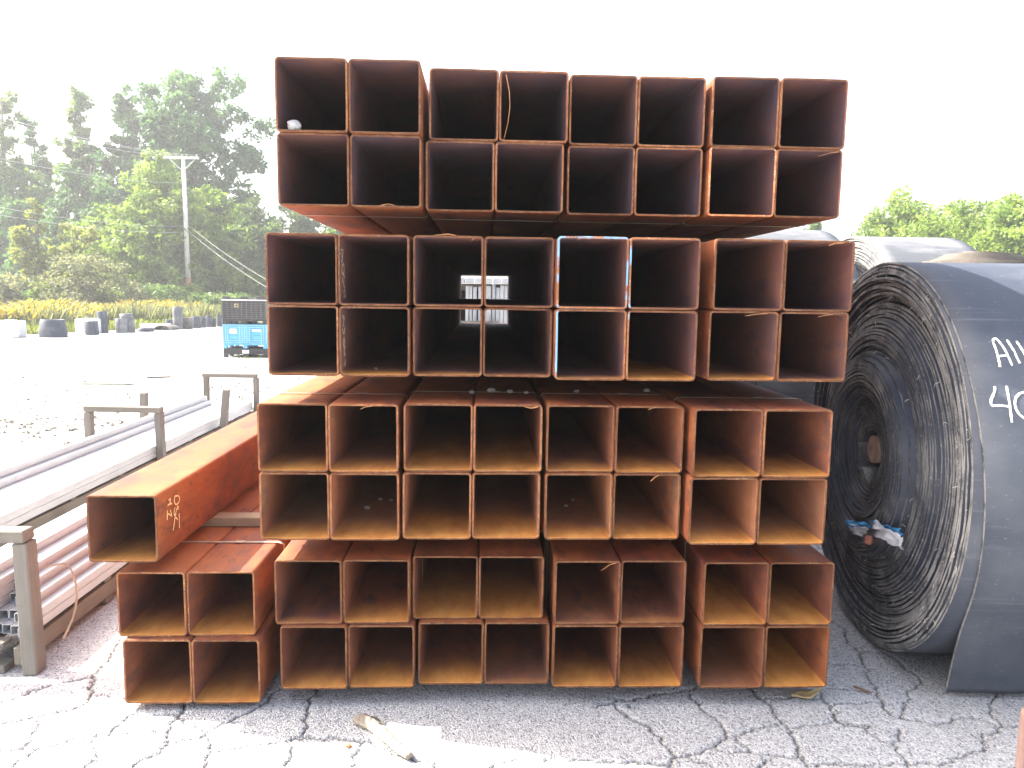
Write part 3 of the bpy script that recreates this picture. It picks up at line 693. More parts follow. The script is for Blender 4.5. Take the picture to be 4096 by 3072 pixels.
# outer wraps and the loose end that hangs to the ground
def outer_wrap(r, a0, a1, tail, x0f, width, th, name, mat):
    pts = []   # (y,z,ny,nz)
    n = 90
    for k in range(n+1):
        a = a0+(a1-a0)*k/n; pts.append((-r*math.cos(a), r*math.sin(a), -math.cos(a), math.sin(a), 0))
    if tail:
        ty, tz = -math.sin(-a1)*-1, -math.cos(a1)
        y0, z0 = pts[-1][0], pts[-1][1]; dy, dz = math.sin(-a1), -math.cos(a1)
        L = (z0+RZ-.035)/-dz; m = 16
        for k in range(1, m+1):
            t = k/m; d = L*t; y = y0+dy*d - .05*t*t; z = z0+dz*d
            pts.append((y, z, -math.cos(a1), math.sin(a1), t))
    V = []; Fq = []; mi = []; N = len(pts); K = 9
    for i, (y, z, ny, nz, t) in enumerate(pts):
        f = i/(N-1)
        for k in range(K):
            u = k/(K-1); x = x0f(f)+u*width; rip = (.012*math.sin(u*7+1)*t+.004*math.sin(u*19+i*.2)*t)
            V.append((x, y+ny*rip, z+nz*rip+(.018*u*u*t if tail else 0)))
        for k in range(K):
            u = k/(K-1); x = x0f(f)+u*width; rip = (.012*math.sin(u*7+1)*t+.004*math.sin(u*19+i*.2)*t)
            V.append((x, y+ny*(rip-th), z+nz*(rip-th)+(.018*u*u*t if tail else 0)))
    b = 2*K
    for i in range(N-1):
        for k in range(K-1):
            Fq.append((i*b+k, i*b+k+1, (i+1)*b+k+1, (i+1)*b+k)); mi.append(0)
            Fq.append((i*b+K+k+1, i*b+K+k, (i+1)*b+K+k, (i+1)*b+K+k+1)); mi.append(0)
        Fq.append((i*b, (i+1)*b, (i+1)*b+K, i*b+K)); mi.append(1)
        Fq.append((i*b+K-1, i*b+b-1, (i+1)*b+b-1, (i+1)*b+K-1)); mi.append(1)
    e = (N-1)*b
    for k in range(K-1):
        Fq.append((e+k, e+k+1, e+K+k+1, e+K+k)); mi.append(1)
    return mesh_np(name, V, Fq, [mat, M['belt_edge']], mi, False), pts
wm, _ = outer_wrap(RR, R(175), R(-95), False, lambda f: .004+.01*math.sin(f*9), 1.12, .015, 'outer_wrap', M['rubber'])
o_ = link('outer_wrap', wm, roll); wm.polygons.foreach_set('use_smooth', [True]*len(wm.polygons))
fm, _ = outer_wrap(RR+.017, R(150), R(-30), True, lambda f: .012+.13*max(0, (f-.55)/.45)**1.3, 1.10, .015, 'loose_belt_end', M['rubber'])
fm.materials[0] = M['rubber_flap']; fl = link('loose_belt_end', fm, roll); fl['label'] = 'loose belt end hanging down to the asphalt'
fm.polygons.foreach_set('use_smooth', [True]*len(fm.polygons))
# chalk on the roll
roll_inv = (Matrix.Translation(roll.location) @ Matrix.Rotation(RA, 4, 'Z')).inverted()
def hit_roll(px, py, rad=RR+.0185):
    o = roll_inv @ Vector(CC); d = roll_inv.to_3x3() @ Vector(ray(px, py))
    a = d.y**2+d.z**2; b = 2*(o.y*d.y+o.z*d.z); c = o.y**2+o.z**2-rad**2
    t = (-b-math.sqrt(max(0, b*b-4*a*c)))/(2*a); p = o+d*t; return p
def roll_strokes(strokes, w):
    mb = MB()
    for st in strokes:
        P = []
        for a, b in zip(st[:-1], st[1:]):
            for t in (0, .25, .5, .75): P.append((a[0]+(b[0]-a[0])*t, a[1]+(b[1]-a[1])*t))
        P.append(st[-1]); Q = [hit_roll(3900+a*.2532, 1300+b*.2532) for a, b in P]
        mb.ribbon(Q, [Vector((0, q.y, q.z)).normalized() for q in Q], w, .0016)
    mb.build('chalk_writing', M['chalk'], roll)
roll_strokes([[(285, 270), (285, 235), (310, 212), (335, 212), (380, 260), (440, 335), (500, 440), (545, 540), (588, 640)], [(290, 280), (330, 380), (360, 490), (385, 590), (395, 665)], [(378, 492), (430, 485), (490, 480)],
    [(505, 235), (560, 320), (630, 430), (660, 510), (710, 605)], [(655, 255), (720, 350), (774, 440), (830, 540), (860, 600)]], .0105)
roll_strokes([[(312, 970), (315, 1030), (285, 1110), (255, 1180), (250, 1240), (280, 1275), (400, 1270), (520, 1285)], [(498, 965), (520, 1080), (545, 1230), (565, 1400), (585, 1540)],
    [(774, 1060), (700, 1085), (645, 1150), (630, 1240), (650, 1330), (700, 1410), (774, 1470), (860, 1480), (930, 1400), (950, 1250), (900, 1110), (830, 1062), (774, 1060)]], .0105)
# fray threads
mb = MB()
for k in range(140):
    a = random.uniform(0, 2*math.pi); r = random.choice([RR-.02, RR-.06, .93, .88, .80, .72, .58, .99]); x = prot(r)-.008
    L = random.uniform(.01, .04); p = Vector((x, r*math.cos(a), r*math.sin(a)))
    d = Vector((random.uniform(-1, .1), random.uniform(-.6, .6), random.uniform(-1, .4))).normalized()
    q = p+d*L*.6; e = q+Vector((random.uniform(-.5, .3), random.uniform(-.7, .7), random.uniform(-1.2, .2)))*L*.5
    mb.tube([p, q, e], [.0016, .0012, .0006], 4)
mb.build('fray_threads', mat_simple('pale_threads', (.55, .52, .45), .9, .2, 30), roll)['kind'] = 'stuff'
# rusty core piece in the eye of the roll
core = MB(); core.tube([(.0, -.012, .03), (.3, -.012, .03)], .078, 14); co = core.build('core', M['core'], roll); 
tong = MB()
for (a, b) in (((-.03, .115, .04), (-.03, .10, -.11)), ((-.03, .03, -.09), (-.03, -.05, -.155))):
    p, q = Vector(a), Vector(b); tong.add([p, q, q+Vector((.1, .0, 0)), p+Vector((.1, 0, 0)), p+Vector((0, .014, .006)), q+Vector((0, .014, .006)), q+Vector((.1, .014, .006)), p+Vector((.1, .014, .006))],
        [(0, 1, 2, 3), (4, 7, 6, 5), (0, 4, 5, 1), (3, 2, 6, 7), (0, 3, 7, 4), (1, 5, 6, 2)])
tong.build('belt_tongue', M['belt_edge'], roll)
# litter caught in the coil
def crumple(name, mat, w, h, seed, loc, rot, label, cat, amp=.02):
    n = 9; V = []
    for j in range(n):
        for i in range(n):
            u, v = i/(n-1)-.5, j/(n-1)-.5; q = Vector((u*6+seed, v*6, seed*2.))
            V.append((u*w+amp*.4*mnoise.noise(q+Vector((5, 0, 0))), v*h+amp*.4*mnoise.noise(q+Vector((0, 9, 0))), amp*mnoise.noise(q*.8)+amp*.5*mnoise.noise(q*2)))
    Fq = [(j*n+i, j*n+i+1, (j+1)*n+i+1, (j+1)*n+i) for j in range(n-1) for i in range(n-1)]
    me = mesh_np(name, V, Fq, mat, None, True); o = link(name, me, None, loc, rot)
    md = o.modifiers.new('thickness', 'SOLIDIFY'); md.thickness = .0016; tag(o, label, cat); return o
def on_face(px, py, rad_guess=.6):
    d = roll_inv.to_3x3() @ Vector(ray(px, py)); o = roll_inv @ Vector(CC); t = (prot(rad_guess)-.05-o.x)/d.x
    return roll_inv.inverted() @ (o+d*t)
for nm, mt, w, h, sd, px, rot, lab in (('blue_wrapper', 'rag_blue', .19, .05, 2, (3440, 2105), (1.2, .15, 1.9), 'scrap of blue plastic wrapper caught in the roll, left piece'),
        ('white_wrapper', 'rag_white', .15, .06, 5, (3440, 2122), (1.3, .1, 1.85), 'white scrap of wrapper caught in the belt roll, left of the red ball'),
        ('blue_wrapper', 'rag_blue', .22, .035, 7, (3540, 2112), (1.1, .1, 1.75), 'strip of blue plastic wrapper caught in the roll, right piece'),
        ('white_wrapper', 'rag_white', .19, .085, 9, (3550, 2140), (1.25, -.1, 1.8), 'crumpled white wrapper caught in the belt roll, right of the red ball')):
    p = on_face(*px, .55); crumple(nm, M[mt], w, h, sd, p, rot, lab, 'litter', .03)
p = on_face(3475, 2160, .55); tag(link('rubber_ball', blob('rubber_ball', M['red_ball'], (.024, .024, .028), 4, .12), None, p), 'small dull red ball caught in the belt roll coils', 'ball')

def big_roll(name, label, face, R0, w, yaw, mats, pitch=.03, jit=.012, seed=3, z=None):
    t = empty(name, (face[0], face[1], z if z is not None else R0+.004), yaw); tag(t, label, 'belt roll', 'conveyor belt rolls')
    me = spiral_mesh('belt', .12, R0-.02, w, pitch, pitch*.72, lambda r: -.03*(r < R0*.7), jit, seed, 72, 0, mats); link('belt', me, t)
    ow, _ = outer_wrap(R0, R(178), R(-178), False, lambda f: 0.0, w, .018, 'outer_wrap', mats[0]); ow.polygons.foreach_set('use_smooth', [True]*len(ow.polygons)); link('outer_wrap', ow, t)
    return t
b2 = on_y(3400, 948, 8.1)
big_roll('conveyor_belt_roll', 'dusty grey conveyor belt roll standing behind the chalked roll', (b2[0], 8.1), b2[2]/2, .98, -.03, [M['rubber_pale'], M['belt_edge']], seed=11)
b3 = on_y(3230, 930, 8.2)
big_roll('conveyor_belt_roll', 'pale topped conveyor belt roll mostly hidden behind the tube stack', (b3[0]-.92, 8.25), b3[2]/2+.01, 1.02, .0, [M['rubber_pale'], M['belt_edge']], seed=12)
# coil lying flat, telescoped into a low cone
b4 = on_y(3920, 1002, 6.0)
cz = b4[2]
fc = empty('flat_belt_coil', (b4[0], 6.0, 0)); tag(fc, 'brown dusty belt coil lying flat, its top telescoped into a low dome', 'belt roll')
me = spiral_mesh('belt', .05, .80, cz, .028, .021, lambda r: .01+.40*(r/.8)**2.1, .006, 21, 60, 0, [M['rubber_brown'], M['belt_edge']])
me.materials[1] = M['rubber_brown']; cb = link('belt', me, fc, (0, 0, cz), (0, math.pi/2, 0))

# ------------------------------------------------------------------ wooden racks with galvanized tubes
def galv_tube_mesh(s, L, wall=.004):
    mb = MB(); h = s/2; k = h-wall; V = []; b = .004
    def ring(a, y, c): return [(a-c, y, -a), (a, y, -a+c), (a, y, a-c), (a-c, y, a), (-a+c, y, a), (-a, y, a-c), (-a, y, -a+c), (-a+c, y, -a)]
    V = ring(h, 0, b)+ring(h, L, b)+ring(k, 0, b*.6)+ring(k, L, b*.6); Fs = []
    for i in range(8):
        j = (i+1) % 8
        Fs += [(i, j, 8+j, 8+i), (16+j, 16+i, 24+i, 24+j), (i, 16+i, 16+j, j), (8+j, 24+j, 24+i, 8+i)]
    mb.add(V, Fs); return mb.mesh('galvanized_tube', M['galv'])
def rack(x1, wd, y0, y1, frames, stubs, label, zt=.70, near=False):
    r = empty('wooden_rack', (x1-wd/2, y0, 0)); tag(r, label, 'rack', 'wooden tube racks'); ox, oy = x1-wd/2, y0
    for nm, xa in (('runner', x1-.05), ('runner', x1-wd+.012), ('runner', x1-wd/2-.02)):
        mb = MB(); mb.box(xa-ox, xa+.04-ox, .03, y1-y0-.03, .045, .135, 0, .004); mb.build('runner', M['wood_y'], r)
    for k in range(int((y1-y0)/.85)+1):
        yy = .02+k*.85
        mb = MB(); mb.box(-wd/2+.005, wd/2-.095 if k == 0 and near else wd/2-.012, yy, yy+.09, .004, .0435, 0, .003); mb.build('foot_board', M['wood_x'], r)
        mb = MB(); mb.box(-wd/2+.008, wd/2-.095 if k == 0 and near else wd/2-.016, yy+.005, yy+.085, .1365, .160, 0, .003); mb.build('deck_board', M['wood_x'], r)
    for fy in frames:
        for xa in (x1-.072, x1-wd):
            mb = MB(); mb.box(-.036, .036, -.045, .045, 0, zt-.062, 0, .006)
            mb.build('post', M['wood_z'], r, (xa+.036-ox+(.075 if xa > x1-.1 else -.075), fy-oy, .003), (R(random.uniform(-.8, .8)), R(random.uniform(-1.2, 1.2)), 0))
        mb = MB(); mb.box(-wd/2-.08, wd/2+.058, -.046, .046, zt-.056, zt+.004, 0, .006); mb.build('top_bar', M['wood_x'], r, (0, fy-oy, 0), (0, R(random.uniform(-.5, .5)), R(random.uniform(-1, 1))))
    for (sx, sy, tilt) in stubs:
        mb = MB(); mb.box(-.04, .04, -.045, .045, 0, zt-.03, 0, .006); mb.build('post', M['wood_z'], r, (sx-ox, sy-oy, .003), (0, R(tilt), 0))
    return r
near_x = on_z(169, 2689)[0]-.075
ny = on_z(169, 2689)[1]
rack(near_x, .62, ny-.045, ny+6.3, [ny], [], 'near wooden rack with a capped front post at the left edge', .735, True)
p1 = on_x(650, 1640, -3.44)
fr1, fr2 = on_x(656, 1660, -3.36)[1], on_x(1035, 1530, -3.36)[1]
rack(-3.44, .66, 4.6, 11.5, [fr1, fr2], [(-4.175, on_x(570, 1577, -4.175)[1], 1.5), (-3.365, on_x(885, 1592, -3.365)[1], 6.)], 'far wooden rack with two post-and-bar frames and two bare stakes', .69)
ORD = ['first', 'second', 'third', 'fourth', 'fifth', 'sixth', 'seventh', 'eighth', 'ninth', 'tenth']
gm = galv_tube_mesh(.05, 5.9); cols = [2, 3, 4, 5, 5, 6, 6, 5, 5, 5]
lab1 = 'galvanized square tube packed in the near wooden rack'; lab2 = 'galvanized square tube packed in the far wooden rack'
for i, hgt in enumerate(cols):
    for k in range(hgt):
        y = ny+.06+(0.0 if i > 3 else .02*i)+random.uniform(-.03, .03)+(.05*k if i < 4 else 0)
        o = link('galvanized_tube', gm, None, (near_x-.035-.0515*i-(.03 if i == 0 and False else 0), y, .1615+.025+.0505*k)); tag(o, f'galvanized tube in near rack, {ORD[i]} column from its right side, {ORD[k]} from bottom', 'steel tube', 'galvanized tubes in the near rack')
gf = galv_tube_mesh(.06, 6.6); gs = galv_tube_mesh(.06, 6.3)
for i, hgt in enumerate([2, 2, 2, 2, 2, 2, 2, 2, 3, 4]):
    for k in range(hgt):
        me = gs if i >= 8 else gf
        o = link('galvanized_tube', me, None, (-3.47-.0615*i, 4.68+random.uniform(-.03, .03), .1615+.03+.0605*k)); tag(o, f'galvanized tube in far rack, {ORD[i]} column from its right side, {ORD[k]} from bottom', 'steel tube', 'galvanized tubes in the far rack')
# loose loop of banding by the near post
mb = MB(); L = []
for a, b, x in ((385, 590, .0), (480, 578, .0), (560, 560, .02), (610, 580, .04), (650, 660, .06), (675, 760, .07), (680, 860, .075), (668, 960, .08), (640, 1060, .08), (600, 1150, .08), (560, 1230, .08)):
    L.append(on_x(a*.4521, 2000+b*.4521, near_x+.03+x))
mb2 = MB(); mb2.ribbon(L, [Vector((.8, -.5, .3))]*len(L), .011, .001); o = mb2.build('loose_banding', M['strap']); 
md = o.modifiers.new('thickness', 'SOLIDIFY'); md.thickness = .001
tag(o, 'loose loop of steel banding hanging off the near rack', 'strap')

# ------------------------------------------------------------------ litter on the asphalt
a, b = on_z(1440, 2890), on_z(1640, 3035)
ctr = (a+b)/2; ln = np.linalg.norm(b-a); ang = math.atan2((b-a)[1], (b-a)[0])
n, m = 26, 10; V = []
for i in range(n):
    t = i/(n-1); w = .034*(1-.35*t)*(1+.12*math.sin(t*17)); hgt = .02*(1-.3*t)
    for k in range(m):
        q = 2*math.pi*k/m; V.append(((t-.5)*ln*1.05+.004*random.uniform(-1, 1)*(1+3*(t < .1)), w*math.cos(q)+random.uniform(-.0025, .0025)+.008*math.sin(t*5), max(-.018, hgt*math.sin(q))+random.uniform(-.002, .002)+.019))
Fq = [(i*m+k, i*m+(k+1) % m, (i+1)*m+(k+1) % m, (i+1)*m+k) for i in range(n-1) for k in range(m)]
me = mesh_np('driftwood_splinter', V, Fq, mat_wood('split_weathered_wood', (.20, .165, .125), (.36, .31, .25), 'X'))
bm = bmesh.new(); bm.from_mesh(me); bmesh.ops.holes_fill(bm, edges=bm.edges[:]); bm.to_mesh(me); bm.free()
sp = link('wood_splinter', me, None, (ctr[0], ctr[1], 0), (0, 0, ang)); tag(sp, 'weathered split of wood lying on the asphalt in front of the stack', 'wood')
for k, (dx, dy, r2, l2) in enumerate(((-.18, .03, .9, .09), (-.14, .05, .2, .12), (-.17, -.02, -.6, .07), (-.1, .03, .5, .06))):
    mb = MB(); mb.tube([(-l2/2, 0, .0), (0, .006, .006), (l2/2, -.004, .003)], [.003, .004, .0015], 5); mb.build('splinter', M['bark'], sp, (dx, dy, .012), (0, 0, r2))
c = on_z(3225, 2788)
crumple('cardboard_scrap', M['card'], .17, .075, 13, (c[0], c[1], .016), (.05, -.04, .25), 'folded tan cardboard scrap under the bottom right tube', 'cardboard', .012)
o = bpy.data.objects['cardboard_scrap']
for v in o.data.vertices:
    u = v.co.x/.085; v.co.y *= max(.08, 1-abs(u)); v.co.z += .01*abs(u)
c = on_z(1392, 2988); tag(link('rust_flake', blob('rust_flake', M['rim_orange'], (.014, .012, .010), 6), None, (c[0], c[1], .007)), 'orange brown rust crumb near the wood splinter', 'rust flake')
c = on_z(2513, 2828); tag(link('pebble', blob('pebble', mat_simple('dark_green_stone', (.09, .11, .10), .8, .3, 20), (.012, .01, .008), 8), None, (c[0], c[1], .005)), 'dark greenish pebble on the shaded asphalt', 'stone')
c = on_z(3450, 2765); mb = MB(); mb.tube([(-.03, .035, .006), (-.01, .005, .008), (.015, -.02, .007), (.035, -.03, .006)], [.004, .006, .006, .002], 6)
tag(mb.build('twig', mat_wood('brown_twig', (.14, .085, .05), (.22, .14, .08), 'X'), None, (c[0], c[1], .002)), 'short curved brown twig on the asphalt by the belt roll', 'twig')
# rusty post corner at the right edge
c = on_z(4090, 2850)
mb = MB(); mb.tube([(0, 0, 0), (0, 0, .02)], .04, 16); mb.tube([(0, 0, .02), (.004, -.01, .52)], .021, 14); mb.tube([(.004, -.01, .52), (.004, -.01, .535)], .026, 14)
q = on_y(4086, 2845, 2.45)
mb = MB(); hgt = q[2]; mb.tube([(0, 0, 0), (0, 0, hgt*.97), (0, 0, hgt)], [.03, .03, .026], 20); mb.box(-.06, .06, -.06, .06, 0.004, .014, 0, .002)
o = mb.build('rusty_stub_post', mat_simple('faded_red_oxide', (.11, .065, .058), .7, .2, 9), None, (q[0]+.034, 2.45, .004)); o.color = (0, 0, .1, 0)
tag(o, 'short rusty pipe stub at the right edge of the picture', 'post')

# gravel crumbs over the yard to the left, and under the tubes
def pebbles(name, pts, smin, smax, mat, label):
    base = np.array([(1, 0, 0), (-.8, .2, 0), (0, 1, 0), (.1, -.9, 0), (0, 0, .8), (0, 0, -.5)]); tri = np.array([(0, 2, 4), (2, 1, 4), (1, 3, 4), (3, 0, 4), (2, 0, 5), (1, 2, 5), (3, 1, 5), (0, 3, 5)])
    V = []; T = []
    for k, (x, y) in enumerate(pts):
        s_ = rng.uniform(smin, smax); a = rng.uniform(0, 6.28); b = base*s_*rng.uniform(.6, 1.3, size=(6, 1))
        c, sn = math.cos(a), math.sin(a); V.append(np.stack([b[:, 0]*c-b[:, 1]*sn+x, b[:, 0]*sn+b[:, 1]*c+y, b[:, 2]*.7+s_*.25], -1)); T.append(tri+6*k)
    o = link(name, mesh_np(name, np.concatenate(V), np.concatenate(T), mat)); tag(o, label, 'gravel', None, 'stuff')
P = []
for cx, cy, sx, sy, n in ((-7.2, 10.2, 1.5, .8, 260), (-6.0, 10.8, 1.2, .6, 210), (-8.5, 9.4, 1.4, .7, 160), (-6.5, 15, 2.5, 2., 160), (-3.5, 13, 1.2, 1.5, 180), (-12, 17, 4, 3, 120), (-7, 21.2, .8, .15, 40), (-3.2, 17, 1.2, 2., 110)):
    P += list(np.stack([rng.normal(cx, sx, n), rng.normal(cy, sy, n)], -1))
pebbles('yard_gravel', P, .012, .05, mat_simple('grey_gravel', (.16, .145, .12), .9, .4, 9), 'scattered dark gravel crumbs across the sunlit yard')
P = np.stack([rng.uniform(-2.4, 3., 420), rng.uniform(2.3, 4.8, 420)], -1)
pebbles('fine_grit', P, .0018, .0055, mat_simple('grit', (.26, .25, .23), .9, .5, 60), 'fine grit scattered over the cracked asphalt')
mb = MB(); mb.box(-.5, .5, -.06, .06, .006, .03, 0, .003); tag(mb.build('loose_board', M['wood_x'], None, (-7.6, 15.5, 0), (0, 0, .05)), 'longer thin board lying on the sunlit yard', 'lumber')
mb = MB(); mb.box(-.24, .24, -.05, .05, .006, .035, 0, .003); tag(mb.build('loose_board', M['wood_x'], None, (-7.15, 16.8, 0), (0, 0, .5)), 'short dark board lying on the sunlit yard', 'lumber')

# ------------------------------------------------------------------ stacked bulk containers
cL = on_z(892, 1430); cyy = cL[1]; CWd = 1.27
def container(z0, h, mat, label, foot_mat, kind, name='bulk_container'):
    t = empty(name, (cL[0]+CWd/2, cyy+.6, z0)); tag(t, label, 'container', 'stacked bulk containers'); w, d = CWd/2, .56
    fh = .095
    for fx in (-w+.06, 0, w-.06):
        for fy in (-d+.06, 0, d-.06):
            mb = MB(); mb.box(fx-.06, fx+.06, fy-.06, fy+.06, .002, fh, 0, .006); mb.build('foot', foot_mat, t)
    mb = MB(); mb.box(-w, w, -d, d, fh+.001, fh+(.17 if kind == 'low' else .06), 0, .008); mb.build('base', foot_mat, t)
    bz = fh+(.171 if kind == 'low' else .061)
    if kind == 'low':
        ribs = MB()
        for i in range(15):
            x = -w+.04+i*(2*w-.08)/14; ribs.box(x-.01, x+.01, -d-.012, -d-.0005, fh+.02, fh+.15)
            ribs.box(x-.02, x+.045, -d-.008, -d-.0005, fh+.09+.02*(i % 3), fh+.10+.02*(i % 3))
        ribs.build('ribs', M['black_plastic'], t)
        lab = MB(); lab.box(-.08, .11, -d-.02, -d-.013, fh+.03, fh+.125); lo = lab.build('label_plate', M['white_label'], t)
        pr = MB(); pr.box(-.06, .09, -d-.0215, -d-.0203, fh+.10, fh+.107); pr.box(-.05, .08, -d-.0215, -d-.0203, fh+.085, fh+.092); pr.box(-.03, .06, -d-.0215, -d-.0203, fh+.066, fh+.073); pr.build('print', M['grey_print'], lo)
        return t
    for nm, (x0, x1, y0, y1) in (('front_wall', (-w+.01, w-.01, -d+.01, -d+.03)), ('back_wall', (-w+.01, w-.01, d-.03, d-.01)), ('side_wall', (-w+.01, -w+.03, -d+.031, d-.031)), ('side_wall', (w-.03, w-.01, -d+.031, d-.031))):
        mb = MB(); mb.box(x0, x1, y0, y1, bz, h, 0, .004); mb.build(nm, mat, t)
    rb = MB(); y0, y1 = -d-.012, -d+.0095
    panels = [(-w+.15, -.18), (.18, w-.14)]
    for i in range(19):
        x = -w+.015+i*(2*w-.03)/18
        if i % 2 and kind != 'blue': continue
        if kind == 'blue' and any(a+.02 < x < b-.02 for a, b in panels):
            rb.box(x-.006, x+.006, y0, y1, h-.11, h-.006); rb.box(x-.006, x+.006, y0, y1, bz+.004, bz+.10); continue
        rb.box(x-.013, x+.013, y0-.012, y1, bz+.003, h-.005)
    for j in range(9):
        z = bz+.012+j*(h-bz-.03)/8
        segs = [(-w, w)]
        if kind == 'blue' and 2 <= j <= 6: segs = [(-w, panels[0][0]), (panels[0][1], panels[1][0]), (panels[1][1], w)]
        for a_, b_ in segs: rb.box(a_+.004, b_-.004, y0-.010, y1+.002, z-.011, z+.011)
    for j in range(9):    # left side ribs
        z = bz+.012+j*(h-bz-.03)/8; rb.box(-w-.004, -w+.0095, -d+.02, d-.02, z-.008, z+.008)
    rb.build('ribs', M['blue_rib'] if kind == 'blue' else M['black_rib'], t)
    if kind == 'blue':
        for a_, b_ in panels:
            mb = MB(); mb.box(a_, b_, -d-.006, -d+.0092, bz+.11, h-.32, 0, .003); mb.box(a_, b_, -d-.006, -d+.0092, h-.30, h-.115, 0, .003); mb.build('panel', mat, t)
        mb = MB(); mb.box(-w+.20, -w+.40, -d-.010, -d-.0065, h-.265, h-.13); mb.build('paper_label', M['white_label'], t)
        mb = MB(); mb.box(w-.42, w-.175, -d-.010, -d-.0065, h-.20, h-.145); mb.build('paper_label', M['white_label'], t)
    else:
        mb = MB(); mb.box(-w+.35, -w+.48, -d-.016, -d-.0125, h-.20, h-.08, 0, .003); mb.build('sticker', M['card'], t)
        mb = MB(); mb.box(-w-.01, w+.01, -d-.02, d+.01, h+.001, h+.022, 0, .004); mb.build('lid', M['white_label'], t)
        mb = MB()
        for a_, b_ in ((-w, -w+.19), (-.12, .1), (w-.3, w)):
            mb.box(a_, b_, -d+.05, -d+.12, h+.023, h+.115, 0, .004)
        mb.box(-w, w, -d+.13, d-.02, h+.023, h+.06); mb.build('top_frame', M['black_plastic'], t)
    return t
h1 = .095+.17+.002
container(0, 0, M['black_plastic'], 'black folded base container with white plate, lowest in the stack', M['black_plastic'], 'low')
hb = on_y(892, 1297, cyy)[2]-h1
tb = container(h1, hb, M['blue_plastic'], 'blue plastic bulk container with paper labels, middle of the stack', M['blue_plastic'], 'blue')
hk = on_y(892, 1200, cyy)[2]-h1-hb-.01
container(h1+hb+.002, hk, M['black_plastic'], 'black ribbed bulk container with pale lid, top of the stack', M['black_plastic'], 'black')

# ------------------------------------------------------------------ row of belt scraps, drums and blocks at the yard edge
def drum(px0, px1, pb, pt, kind, label, mat, lean=0., z0=None, yref=None):
    b = on_z((px0+px1)/2, pb) if yref is None else on_y((px0+px1)/2, pb, yref)
    y = b[1]; r = abs(on_y(px1, pb, y)[0]-on_y(px0, pb, y)[0])/2; hgt = on_y((px0+px1)/2, pt, y)[2]-(b[2] if yref is not None else 0); base = b[2] if yref is not None else 0
    nm = {'block': 'concrete_block', 'roll': 'belt_scrap_roll', 'tub': 'rubber_tub', 'slab': 'concrete_slab', 'tyre': 'flat_belt_coil', 'arch': 'curled_belt_scrap'}[kind]
    t = empty(nm, (b[0], y+r, base+.004)); t.rotation_euler = (0, R(lean), rng.uniform(-.2, .2) if kind != 'slab' else 0); tag(t, label, {'block': 'concrete block', 'roll': 'belt roll', 'tub': 'tub', 'slab': 'slab', 'tyre': 'belt roll', 'arch': 'rubber scrap'}[kind], 'scrap along the yard edge')
    mb = MB(); n = 20
    if kind in ('block', 'slab'):
        mb.box(-r, r, -r*.6, r*.6, 0, hgt, 0, .03); mb.build('body', mat, t)
        if kind == 'block':
            m2 = MB(); m2.box(-r*.5, r*.5, -.05, .05, hgt+.002, hgt+.03, 0, .01); m2.build('lifting_lug', M['concrete'], t)
        return y+r
    if kind == 'arch':
        V = []; Fs = []
        for k in range(13):
            a = math.pi*k/12
            for (q, rr_) in ((0, r), (1, r*.9)):
                for yy in (-.5, .5): V.append((rr_*math.cos(a), yy, max(0, rr_*hgt/r*math.sin(a))))
        for k in range(12):
            i = k*4; Fs += [(i, i+1, i+5, i+4), (i+2, i+6, i+7, i+3), (i, i+4, i+6, i+2), (i+1, i+3, i+7, i+5)]
        mb.add(V, Fs); mb.build('sheet', mat, t); return y
    top = r*(.86 if kind == 'tub' else 1.)
    prof = [(r, 0), (r*1.01, hgt*.3), (top*1.0, hgt*.98), (top*.97, hgt), (top*.90, hgt), (top*.88, hgt*.5), (0.02, hgt*.48)]
    V = []; Fs = []
    for i, (rr_, z) in enumerate(prof):
        for k in range(n):
            a = 2*math.pi*k/n; w = 1+.02*math.sin(3*a+px0); V.append((rr_*w*math.cos(a), rr_*w*math.sin(a), z))
    for i in range(len(prof)-1):
        for k in range(n): Fs.append((i*n+k, i*n+(k+1) % n, (i+1)*n+(k+1) % n, (i+1)*n+k))
    mb.add(V, Fs); mb.build('shell', mat, t, smooth=True)
    if kind in ('roll', 'tyre'):
        m2 = MB(); m2.tube([(0, 0, hgt*.5), (0, 0, hgt*.985)], top*.68, 14); m2.build('inner_coil', mat, t)
        m3 = MB(); a = rng.uniform(3.4, 5.6); c, s_ = math.cos(a), math.sin(a); m3.tube([(c*r*1.015, s_*r*1.015, .01), (c*r*1.02, s_*r*1.02, hgt*.97)], .022, 5); m3.build('belt_end', mat, t)
    return y
RB, RP, CN = M['rubber'], M['rubber_pale'], M['concrete']
drum(-25, 67, 1352, 1284, 'block', 'white concrete block at the left edge of the scrap row', CN)
drum(132, 236, 1351, 1280, 'tub', 'wide black tapered rubber tub standing alone near the goldenrod', RB)
drum(290, 390, 1334, 1277, 'block', 'pale concrete block behind the leaning dark roll', CN)
drum(331, 383, 1341, 1286, 'roll', 'short dark belt roll leaning in front of a pale block', RB, -4)
drum(388, 425, 1333, 1246, 'roll', 'tall slim dark belt roll leaning left beside a pale block', RB, -4)
drum(452, 502, 1332, 1275, 'roll', 'grey belt roll, left of the pair carrying a third', RP)
drum(502, 533, 1331, 1275, 'roll', 'narrow grey belt roll, right of the pair carrying a third', RP)
yy = on_z(490, 1332)[1]+.6
drum(470, 520, 1275, 1256, 'roll', 'short belt roll lying on top of the grey pair', RP, 0, None, yy-.3)
drum(550, 654, 1319, 1297, 'slab', 'long white concrete slab lying low in the scrap row', CN)
drum(540, 602, 1328, 1313, 'tyre', 'low flat dark belt coil in front of the white slab', RB)
drum(619, 691, 1321, 1302, 'arch', 'arched dark belt scrap in front of the white slab', M['rubber_brown'])
drum(654, 690, 1312, 1278, 'roll', 'short dark belt roll behind the arched scrap', RB)
